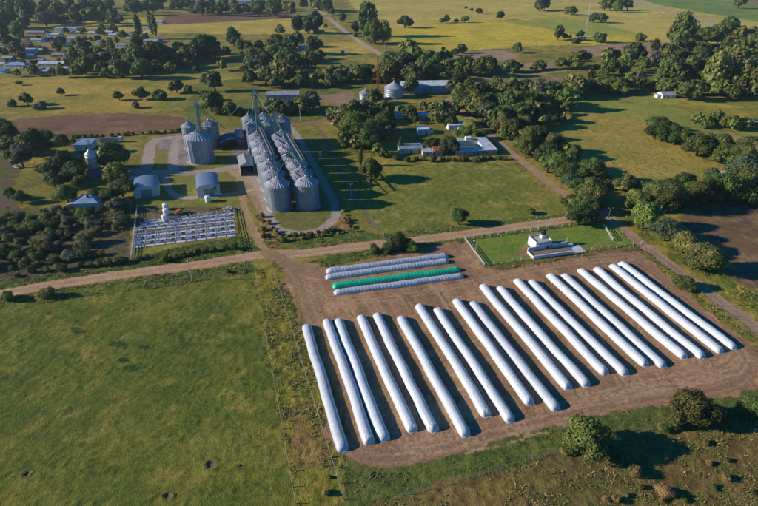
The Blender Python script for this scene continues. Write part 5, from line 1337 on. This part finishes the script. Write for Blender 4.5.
many(190, 0, '580,455,64 630,460,70 665,450,92 700,465,70 720,430,50 650,490,90,,lime 600,495,60,,lime 740,450,66 732,385,62,,dark 700,495,60 560,470,40', 'in the grove right of the plant', 'trees of the grove right of the silos', hues='dark mid mid')
# --- top right
g = 'single trees in the far fields'
for u, v, w_, kd, hu, lb in ((384, 33, 15, 'tall', 'mid', 'tall tree right of the diagonal road at the edge of the yellow field'), (405, 21.5, 13, 'broad', 'dark', 'spreading dark tree at the far edge of the yellow field'), (409, 23, 9, 'broad', 'dark', 'smaller dark tree touching the spreading one in the far field'),
    (442, 20.5, 6, 'broad', 'mid', 'left tree of a short row in the far gold field'), (447, 18.8, 8, 'broad', 'mid', 'second tree of a short row in the far gold field'), (456.5, 20.3, 5, 'broad', 'dark', 'smallest tree of a short row in the far gold field'), (465, 18.6, 8, 'broad', 'mid', 'right-hand tree of a short row in the far gold field'),
    (479, 11, 6, 'broad', 'dark', 'largest of three small trees far off in the gold field'), (471.5, 9.2, 4, 'broad', 'dark', 'middle of three small trees far off in the gold field'), (466, 7.2, 3.5, 'broad', 'dark', 'farthest of three small trees in the gold field'),
    (500.5, 16, 8, 'broad', 'mid', 'single round tree standing alone in the far gold field'), (540, 3.5, 15, 'broad', 'dark', 'dark clump-like tree at the top of the gold field'), (545, 3, 9, 'tall', 'dark', 'taller dark tree beside the clump at the top of the gold field'), (567, 10.5, 8, 'broad', 'mid', 'tree at the left of the round one near the tall mast'),
    (517, 48, 10, 'broad', 'dark', 'low dark tree on the line between yellow field and gravel patch'), (559, 32.5, 10, 'tall', 'mid', 'bushy upright tree at the right end of the yellow field'), (565, 36, 7, 'broad', 'mid', 'small tree leaning on the bushy upright one'), (461.5, 49, 9, 'broad', 'dark', 'dark tree at the front edge of the yellow field'),
    (455.5, 52, 8, 'broad', 'dark', 'small dark tree left of the one at the yellow field edge'), (443, 49, 4, 'tall', 'dark', 'tiny upright tree at the front edge of the yellow field'), (572, 10.2, 11, 'broad', 'mid', 'round tree left of the tall mast'), (594, 17.5, 10, 'broad', 'dark', 'left half of the dark thicket right of the tall mast'),
    (602, 17.5, 11, 'broad', 'dark', 'right half of the dark thicket right of the tall mast'), (580.5, 34, 8, 'broad', 'dark', 'small dark tree at the foot of the tall mast'), (600.5, 38.5, 13, 'shrub', 'dark', 'flat dark bush in front of the yellow field right of the mast'), (641, 37.5, 12, 'shrub', 'dark', 'flat dark bush at the far edge of the gravel lot'),
    (570, 36, 5, 'broad', 'dark', 'tiny dark tree left of the mast foot'), (577, 41, 9, 'shrub', 'dark', 'low bush in front of the mast foot'), (740, 2, 13, 'broad', 'dark', 'dark tree at the top of the fallow field')):
    one(u, v, w_, kd, hu, lb, g)
many(568, 0, '150,12,40,tall 175,10,40,tall 200,20,38,tall 240,20,42', 'in the dark group at the top beside the grey road', 'dark tree group beside the grey road')
many(568, 0, '455,130,92,tall,mid 480,155,50 560,140,82 535,150,55 600,150,60 645,110,92,,mid 610,125,60 690,135,60 740,130,64 750,150,50 720,180,60', 'in the tall wood at the upper right', 'trees of the dark wood at the upper right')
row([(652, 47), (758, 46)], 8, 16, 'in the dark wood at the upper right', 'trees of the dark wood at the upper right', hues='dark dark mid'); row([(662, 55), (758, 56)], 9, 17, 'in the dark wood at the upper right', 'trees of the dark wood at the upper right', hues='dark dark mid'); row([(652, 62), (706, 62)], 9, 13, 'in the dark wood at the upper right', 'trees of the dark wood at the upper right', hues='dark dark mid')
many(568, 0, '345,230,66,,mauve 335,245,50,bare,mauve 680,195,40,,mauve 715,205,36,,mauve', 'standing pale against the dark wood', 'pale trees at the dark wood')
g = 'trees along the gravel lot at the upper right'; pl = 'along the near side of the gravel lot'
many(568, 0, '160,222,62 185,225,55 260,212,78 290,225,55 240,235,60 50,232,68 30,250,55 165,270,68 140,280,40 230,264,58 300,258,50 20,225,40 110,262,28,shrub 90,295,40,shrub 220,280,40', pl, g)
# --- belts in the middle right
g = 'trees of the dark belt behind the farm lane'; pl = 'in the belt behind the winding lane'
many(380, 0, '120,210,100,,mid 85,240,90,,dark 60,250,80 35,230,70,,mid 150,235,80,,mid 20,275,70 20,300,60 65,285,70 130,295,90 110,250,60,,lime 165,265,70 205,235,80 215,280,80 255,225,60 270,265,62 315,262,70 350,270,60 390,265,60 425,255,62 300,300,50 250,305,50 520,262,55 545,265,40 640,255,46 720,250,50 755,252,40 620,265,35 405,245,40 300,205,34 325,192,42', pl, g)
many(380, 0, '315,330,86,,olive 340,345,60 120,347,58,,mid', 'standing against the long barn', 'trees against the long barn')
g = 'trees of the wide belt between lane and paddock'; pl = 'in the wide belt between lane and paddock'
many(380, 0, '325,395,70 360,385,70 400,380,70 350,415,70 385,420,80,,olive 420,400,70 410,440,72,,olive 450,380,66 480,400,66 500,365,60 540,360,66 580,355,70 620,365,66 660,360,66 700,355,60 745,360,60 560,405,90,,lime 600,400,90,,mid 640,405,70 690,390,60 735,390,60 520,415,55,,lime 475,455,66 450,470,55 520,450,60 560,445,80,,mid 600,445,74 640,440,60 665,438,56 705,475,40 730,440,40 500,490,86,,olive 545,480,60 650,485,60 470,490,60 745,465,50 470,330,40 460,322,30', pl, g, hues='dark dark mid olive')
many(568, 0, '40,335,66 85,340,66 120,345,60 150,338,56 200,350,58 20,365,66 60,378,44,shrub,mid 15,345,50 280,330,46,tall,grey 350,320,40', 'in the hedge behind the green paddock', 'trees of the hedge behind the green paddock')
many(568, 0, '420,295,110,,dark 385,300,80,,dark 460,305,80,,dark 500,320,60,,dark 390,342,72,,lime 345,345,40 490,360,86,,dark 450,365,50 520,350,60,,dark 530,305,50', 'round the white farmhouse', 'trees round the white farmhouse')
many(568, 0, '590,300,92,tall,olive 625,285,80,tall,olive 655,275,90,tall,olive 690,310,80,tall,olive 720,300,90,tall,olive 745,330,70,tall,olive 680,345,80,,olive 610,345,80,,mid 570,350,60,,mid 650,370,60,,mid 560,290,50,,olive 735,360,60,,olive', 'in the tall pale grove at the right edge', 'pale tall trees at the right edge')
many(568, 0, '345,490,66,,mid 520,480,54,,mid 590,475,56,,mid 620,485,50,,mid 660,490,58,,mid 545,500,40,shrub 700,495,50,,mid 740,490,40', 'in the weedy field at the right', 'trees of the hedge across the dry field')
g = 'trees of the hedge across the dry field'; pl = 'in the slanting hedge beyond the dry field'
many(568, 120, '375,55,60 400,62,60 430,65,80,,dark 480,80,60 500,95,60 525,100,100,,mid 560,90,70 590,95,70 575,130,50 615,130,70 635,130,90,,mid 660,150,60 690,135,80,,olive 720,100,70,,olive 735,95,70,,olive 750,120,60,,olive 600,150,50', pl, g)
g = 'trees of the thick line left of the plowed ground'; pl = 'in the thick line beside the plowed ground'
many(568, 120, '740,195,76,,olive 710,230,90,,mid 740,250,80 690,260,70 650,290,92,,dark 620,290,60 570,230,76,,blue 545,245,50 560,280,80,,dark 530,300,70 600,310,50 690,300,80,,dark 730,300,80,,dark 460,255,90,,mid 490,280,70 430,300,110,,dark 400,270,70 470,320,70 345,285,86,,mid 310,310,66 270,315,84,,lime 235,250,80,,olive 205,255,56,,olive 290,270,50 250,335,50', pl, g)
g = 'trees along the lane above the junction'; pl = 'beside the lane above the road junction'
many(568, 120, '95,200,110,,mid 60,220,80,,dark 120,225,66 30,205,76,,dark 145,240,50 40,265,70,,mid 75,255,50,,olive 50,330,80,,mid 15,320,66,,dark 95,345,70,,dark 45,380,90,,dark 90,390,60,,dark 15,370,50 10,245,60 20,130,64,,mid 5,150,50', pl, g)
many(340, 90, '640,110,92,,mid 600,85,70 670,75,60 700,95,70 690,150,70,,olive 660,135,60 735,130,70,,mid 745,175,60 745,225,76,,olive 715,210,50 650,180,44,,lime 690,185,40 760,200,60 560,70,66 520,60,60 575,100,40', pl, g)
for u, v, w_, hu, lb in ((645, 217.5, 28, 'lime', 'bright green round tree right of the road junction'), (667, 229, 29, 'blue', 'bluish round tree next below the bright green one by the right-hand road'), (676, 238, 15, 'mid', 'small tree in front of the bluish round one'),
    (684, 243, 24, 'olive', 'middle-sized olive tree between the bluish tree and the largest one by the road'), (703, 257, 34, 'olive', 'largest spreading olive tree beside the right-hand road'), (716, 262, 24, 'mid', 'green tree touching the largest olive tree on its right'), (694, 262, 18, 'olive', 'low olive tree at the foot of the largest one')):
    one(u, v, w_, 'broad', hu, lb, 'trees beside the right-hand road')
one(681, 283, 18, 'shrub', 'mid', 'round roadside bush between weeds and the right-hand road'); one(690, 289, 10, 'shrub', 'olive', 'small bush just below the round roadside bush')
# --- pasture and plant surroundings
g = 'trees of the grove right of the silos'; pl = 'in the grove right of the silos'
many(340, 90, '60,90,92,,mid 30,110,60 100,75,60 120,100,60 150,80,50 85,130,80,,lime 60,160,110,,lime 30,175,66 110,165,100,,mid 145,150,80,,mid 175,130,80,,dark 190,170,50 20,200,60,,mid 65,205,60,,lime 100,205,60 150,235,56,,mid 170,250,40 185,80,60 55,60,50 20,80,50 200,110,40', pl, g, hues='dark mid')
one(371, 171, 22, 'broad', 'lime', 'bright green full-crowned tree alone at the corner of the pasture'); one(360.5, 157, 6, 'poplar', 'lime', 'slim light green poplar at the corner of the pasture'); one(400.5, 146, 6, 'conifer', 'dark', 'pointed conifer left of the low cream house')
one(449.5, 145, 20, 'broad', 'blue', 'grey-blue round tree left of the courtyard building'); one(436, 145.5, 12, 'broad', 'dark', 'dark tree between the cream house and the grey-blue tree'); one(431, 143, 10, 'broad', 'dark', 'dark tree over the flat roof of the cream house')
one(470, 126, 13, 'broad', 'lime', 'bright green round tree behind the courtyard building'); one(464, 133.5, 15, 'broad', 'mid', 'low green tree between kiosk and courtyard roof'); one(481, 135, 12, 'shrub', 'mid', 'green bush in the courtyard lawn behind the roof'); one(477, 146, 6, 'shrub', 'olive', 'small bush inside the courtyard')
many(340, 90, '280,90,66,,olive 250,85,40 330,70,40 355,60,34 385,70,50,,mid 420,95,100,,olive 445,70,60,,olive 405,120,60,,mid 440,125,56 370,110,40 300,120,30 590,60,50', 'round the half-hidden white houses', 'trees round the half-hidden white houses')
row([(388, 158), (440, 160)], 7, 6, 'along the far edge of the pasture', 'shrubs along the far edge of the pasture', 'shrub', 'mid dark olive'); row([(440, 159), (506, 158)], 6, 7, 'along the far edge of the pasture', 'shrubs along the far edge of the pasture', 'shrub', 'mid dark olive')
one(459, 217.5, 17, 'broad', 'dark', 'dark round tree at the front of the pasture by the road'); one(530.5, 210.5, 8, 'broad', 'mid', 'small tree at the right front of the pasture'); one(566, 203, 9, 'broad', 'mid', 'small tree at the right corner of the pasture')
one(399, 243, 20, 'shrub', 'dark', 'largest dark bush of the low thicket between the road and the rearmost grain bag'); one(390, 246, 15, 'shrub', 'dark', 'dark bush at the left of the low thicket behind the rearmost grain bag'); one(408, 244, 15, 'shrub', 'mid', 'green bush at the right of the low thicket behind the rearmost grain bag'); one(374, 250, 11, 'shrub', 'mid', 'left of two small bushes beside the large dark bush'); one(385, 251, 9, 'shrub', 'mid', 'right one of two small bushes beside the large dark bush'); one(412, 248, 12, 'shrub', 'mid', 'small bush on the right flank of the large dark bush')
# --- left of the plant
g = 'large trees left of the plant'
for u, v, w_, hu, lb in ((31, 144, 29, 'mid', 'tallest broad tree at the left behind the orchard'), (20, 158, 23, 'grey', 'greyish tree in front of the tallest broad one at the left'), (7, 135, 25, 'dark', 'dark tree cut by the left edge below the plowed strip'), (45, 137, 15, 'mid', 'small tree at the right shoulder of the tallest left one'), (62, 165, 31, 'dark', 'dark broad tree in the middle of the left group'),
    (50, 172, 18, 'dark', 'dark tree at the left flank of the middle broad one'), (73, 172, 23, 'dark', 'dark tree at the right flank of the middle broad one'), (53, 180, 17, 'dark', 'lower dark tree in front of the middle broad one'), (79, 184, 15, 'mid', 'small round green tree above the blue-roofed house'), (115, 157, 31, 'dark', 'broad dark tree right of the old hopper tower'),
    (116, 172, 23, 'lime', 'yellow-green tree in front of the broad dark one at the hopper tower'), (121, 188, 23, 'mid', 'green tree left of the left round-roofed shed'), (108, 196, 18, 'olive', 'olive tree right of the blue-roofed house'), (118, 203, 17, 'grey', 'grey-green tree between house and pens'), (66, 195, 21, 'mid', 'green tree left of the blue-roofed house'),
    (63, 141, 12, 'dark', 'small dark tree left of the white and blue house'), (74, 143, 10, 'dark', 'small dark tree touching the white and blue house'), (10, 194, 12, 'dark', 'dark bush-like tree on the lawn at the left edge'), (20, 198, 13, 'dark', 'dark low tree on the left lawn beside the orchard'), (108, 147, 11, 'mid', 'small tree behind the cone-topped bin'), (95, 197, 17, 'dark', 'dark tree against the back of the blue-roofed house')):
    one(u, v, w_, 'broad', hu, lb, g)
one(215.5, 190, 8, 'bare', 'grey', 'thin bare tree beside the mint tank in front of the round-roofed shed')
row([(70, 137), (182, 131)], 6, 5, 'along the field edge behind the plant', 'shrubs along the plowed strip', 'shrub', 'mid dark olive')
# --- orchard: shrubs in slanting rows
rnd_o = random.Random(9)
og = 'shrubs of the scrubby orchard'
a_ = G(132, 252); b2_ = G(-14, 274); ex = (b2_ - a_).normalized(); ey = Vector((-ex.y, ex.x, 0)); ey = ey if ey.y > 0 else -ey
for i in range(24):
    for j in range(12):
        q = a_ + ex * (2 + 5.0 * i + rnd_o.uniform(-1.3, 1.3) + (j % 2) * 2) + ey * (1.5 + 4.2 * j + rnd_o.uniform(-1.2, 1.2))
        u, v = pix_of(q.x, q.y)
        if not in_poly(np.array([u]), np.array([v]), [(-16, 210), (60, 211), (128, 209), (131, 248), (118, 262), (60, 266), (-16, 276)])[0]: continue
        if u > 95 and v > 228 and rnd_o.random() < .75: continue
        if rnd_o.random() < .14: continue
        hu = rnd_o.choice('grey olive mid olive grey mid lime'.split()); W = rnd_o.choice((2.4, 3.2, 3.8, 4.4, 5.2, 6.2)) * rnd_o.uniform(.85, 1.15)
        tree(0, 0, 0, 'shrub', hu, f'{HW[hu]} shrub in the rows of the scrubby orchard', og, at=q, wm=W)
many(0, 240, '68,140,26 125,120,36 185,117,28 245,110,48 320,100,30 360,97,28 400,92,34 428,88,40 475,84,36 500,80,28', 'in the line between orchard and road verge', 'shrubs between orchard and road verge', 'shrub', 'mid mid olive')
for k, (u, v, w_) in enumerate(((165, 259, 8), (170, 257, 5), (176, 257, 6), (183, 255, 7), (190, 253, 7), (198, 251, 6), (206, 250, 7), (214, 249, 6), (224, 247, 7), (234, 247, 8), (146, 257, 6), (139, 258, 7))):
    one(u, v, w_, 'shrub', ('dark', 'mid', 'olive')[k % 3], f"{HW[('dark', 'mid', 'olive')[k % 3]]} shrub on the bank below the white pens", 'shrubs below the pens')
one(7.5, 296.5, 13, 'shrub', 'mid', 'dark shrub below the dirt road at the left edge'); one(45, 293.5, 16, 'shrub', 'olive', 'wide shrub below the dirt road casting a long shadow over the pasture'); one(229, 271.5, 5, 'shrub', 'dark', 'tiny dark shrub by the crossing at the top of the pasture')
row([(264, 172), (270, 206)], 5, 4, 'on the dry bank along the left side of the ring road', 'weedy shrubs outside the ring road', 'shrub', 'dry dry olive'); row([(340, 205), (350, 222)], 4, 5, 'on the weedy bank outside the ring road', 'weedy shrubs outside the ring road', 'shrub', 'dry dry olive'); row([(286, 236), (340, 229)], 4, 5, 'on the weedy bank outside the ring road', 'weedy shrubs outside the ring road', 'shrub', 'dry dry olive')
row([(268, 222), (286, 242)], 4, 5, 'on the weedy bank outside the ring road', 'weedy shrubs outside the ring road', 'shrub', 'dry olive mid'); row([(262, 214), (264, 240)], 5, 5, 'on the weedy bank outside the ring road', 'weedy shrubs outside the ring road', 'shrub', 'dry mid dark'); row([(292, 239), (345, 232)], 5, 4, 'on the weedy bank outside the ring road', 'weedy shrubs outside the ring road', 'shrub', 'dry dry olive'); row([(342, 218), (358, 232)], 4, 5, 'on the weedy bank outside the ring road', 'weedy shrubs outside the ring road', 'shrub', 'dry dry olive')
# --- foreground right
one(586, 437, 43, 'broad', 'mid', 'round green tree at the near edge of the dirt yard, casting a long shadow'); one(575, 441, 24, 'broad', 'mid', 'lower green tree at the left side of the round one at the near edge')
one(693, 409, 39, 'broad', 'olive', 'round olive tree at the near right corner of the dirt yard'); one(757, 406, 26, 'broad', 'mid', 'green tree cut by the right edge beside the scrubland'); one(722, 412, 14, 'shrub', 'dark', 'dark bush in the shade right of the round olive tree')
one(616, 459, 12, 'shrub', 'mid', 'broad-leaved weed clump in front of the long tree shadow')
for k, (u, v, w_, hu) in enumerate(((664, 491, 15, 'dry'), (672, 492, 9, 'grey'), (606, 499, 8, 'dry'), (616, 500, 8, 'dry'), (626, 495, 6, 'dry'), (726, 478, 8, 'dry'), (727, 460, 6, 'olive'), (709, 463, 6, 'dry'), (754, 492, 7, 'olive'), (664, 459, 6, 'olive'), (635, 472, 14, 'dry'), (714, 487, 7, 'olive'), (684, 500, 7, 'olive'), (662, 501, 6, 'dry'), (706, 443, 7, 'olive'), (640, 487, 6, 'olive'))):
    one(u, v, w_, 'shrub', hu, f'{HW[hu]} shrub standing in the brown scrubland', 'shrubs of the scrubland')
row([(560, 452), (600, 447)], 8, 9, 'along the scrub edge below the near trees', 'weeds along the scrub edge', 'shrub', 'olive dry'); row([(655, 430), (758, 415)], 9, 9, 'along the scrub edge below the near trees', 'weeds along the scrub edge', 'shrub', 'olive olive mid')
one(330, 477, 4, 'shrub', 'mid', 'tiny green bush at the foot of the weedy strip'); one(326, 492, 8, 'shrub', 'dry', 'dark dry brush at the foot of the weedy strip')
PLAN.sort(key=lambda q: -q[0])
mass = {}; seen = {}
for q in PLAN:
    seen[q[1]] = seen.get(q[1], 0) + 1
    plant(q, mass if seen[q[1]] > (228 if q[1] == 'broadleaf_tree' else 290) and q[5] and len([1 for z in PLAN if z[4] == q[4]]) > 1 else None)
if mass:          # the smallest trees, past what one could count, as one wood
    hs = list(mass); V, C, MI = [], [], []
    for i, h in enumerate(hs):
        for v, c in mass[h]: V.append(v); C.append(c); MI += [i] * (len(v) // 4)
    V = np.concatenate(V); tag(add('distant_woodland', np_mesh('distant_woodland', V, np.arange(len(V)).reshape(-1, 4), [FM[h] for h in hs], attr={'tint': np.concatenate(C)}, mi=MI)), kind='stuff')
# alike trees of one stand, told apart by their order from the left where they are few
stand = {}
for o in COL.objects:
    if o.parent is None and o.get('category') in ('tree', 'shrub') and o.get('group'): stand.setdefault((o['group'], o['label']), []).append(o)
for (gr, lb), os_ in stand.items():
    k = len(os_)
    if not 2 <= k <= 7: continue
    os_.sort(key=lambda o: pix_of(o.location.x, o.location.y)[0])
    for i, o in enumerate(os_):
        pre = 'leftmost' if i == 0 else 'rightmost' if i == k - 1 else 'middle' if k == 3 else f'{ORD[i]} from left,'
        if len(pre.split()) + len(lb.split()) <= 16: o['label'] = f'{pre} {lb}'
print('trees', tree_count, 'mass', {h: len(v) for h, v in mass.items()})

# small stones and spoil
M_stone = mat('field_stone', (.16, .14, .12), rough=.95, var=.4, scale=2)
def rocks(u, v, n, rad, label, mt=M_stone, name='stone_pile'):
    p = G(u, v); t = thing(name, label, 'stones', (p.x, p.y, 0)); r_ = random.Random(int(u * 7 + v))
    for k in range(n):
        a = r_.uniform(0, 6.28); q = rad * math.sqrt(r_.random()); s = r_.uniform(.25, .5) * max(.6, rad / 1.6)
        MB().blob((q * math.cos(a), q * math.sin(a), s * .4), (s, s * .8, s * .7), k, rough=.5, n=7, m=4).build('stone', mt, t)
rocks(374, 476, 8, 1.0, 'small dark pile of stones on the grass below the first grain bags')
rocks(629, 413.5, 6, .8, 'small heap of earth clods at the near edge of the dirt yard', mat('earth_clod', (.20, .13, .09), rough=1))
rocks(757, 432, 5, .9, 'pale stones at the right edge of the scrubland', M_pale)

# ---------------------------------------------------------------- weeds and tufts: nobody could count them
def tufts(name, n_try, test, smin, smax, hues, seed, y0, y1, xlim):
    rs = np.random.RandomState(seed)
    x = rs.uniform(-xlim, xlim, n_try); y = rs.uniform(y0, y1, n_try)
    zi = zone_id(x, y)
    nm = np.array([zname(k) for k in zi]); m = np.isin(nm, list(test))
    clump = fbm(x / 5, y / 5, seed + 3, 3); m &= clump > .42 + .2 * rs.rand(n_try)
    u, v = pix_of(x, y); m &= (u > -40) & (u < 800) & (v < 530)
    x, y = x[m], y[m]; n = len(x); s = rs.uniform(smin, smax, n) * (.6 + .8 * rs.rand(n) ** 2)
    V = []; C = []
    hue = np.array([HUES[h] for h in hues]) ; hc = hue[rs.randint(0, len(hues), n)] * (1.1 + .5 * rs.rand(n))[:, None]
    for k in range(9):
        t = rs.rand(n) * 6.28; ca, sa = np.cos(t), np.sin(t); ln = s * (.35 + .5 * rs.rand(n)); h = s * (.15 + .5 * rs.rand(n))
        rr_ = s * .55 * np.sqrt(rs.rand(n)); ta = rs.rand(n) * 6.28
        bx, by = x + rr_ * np.cos(ta), y + rr_ * np.sin(ta); w_ = s * (.08 + .1 * rs.rand(n))
        q = np.stack([np.stack([bx - sa * w_, by + ca * w_, np.full(n, -.03)], 1), np.stack([bx + sa * w_, by - ca * w_, np.full(n, -.03)], 1),
                      np.stack([bx + ca * ln + sa * w_ * .5, by + sa * ln - ca * w_ * .5, h], 1), np.stack([bx + ca * ln - sa * w_ * .5, by + sa * ln + ca * w_ * .5, h], 1)], 1)
        V.append(q.reshape(-1, 3)); C.append(np.repeat(hc * (.85 + .3 * rs.rand(n))[:, None], 4, 0))
    V = np.concatenate(V); Q = np.arange(len(V)).reshape(-1, 4)
    tag(add(name, np_mesh(name, V, Q, [FM_W], attr={'tint': np.concatenate(C)})), kind='stuff')
    return n
FM_W = foliage_mat('weeds', (1, 1, 1), 0, 0)
nt_ = [tufts('weeds', 42000, {'weed_strip'}, .4, .8, ['olive', 'olive', 'dry', 'dry', 'lime'], 1, 64, 190, 60),
       tufts('scrub_weeds', 60000, {'scrubland'}, .25, .55, ['dry', 'olive', 'olive', 'dry', 'mid'], 2, 55, 125, 110),
       tufts('verge_weeds', 120000, {'verge', 'weedy_bank'}, .4, .85, ['olive', 'mid', 'olive', 'dry', 'lime'], 3, 120, 270, 200),
       tufts('grass_tufts', 40000, {'grass_strip'}, .25, .5, ['mid', 'olive', 'olive'], 4, 60, 150, 140),
       tufts('orchard_weeds', 16000, {'orchard_soil'}, .5, 1.0, ['dark', 'olive', 'mid'], 6, 150, 230, 200)]
print('tufts', nt_)
# ================================================================== AIR
hz = MB().box(-2600, 2600, -400, 2800, -1.8, 106).build('haze', [])
hm = bpy.data.materials.new('thin_evening_haze'); hm.use_nodes = True
hn = hm.node_tree.nodes; hn.remove(hn['Principled BSDF'])
pv = hn.new('ShaderNodeVolumePrincipled'); pv.inputs['Color'].default_value = (.72, .84, 1.0, 1); pv.inputs['Density'].default_value = .00006; pv.inputs['Anisotropy'].default_value = .2
hm.node_tree.links.new(pv.outputs[0], hn['Material Output'].inputs['Volume'])
hz.data.materials.append(hm); tag(hz, kind='stuff')
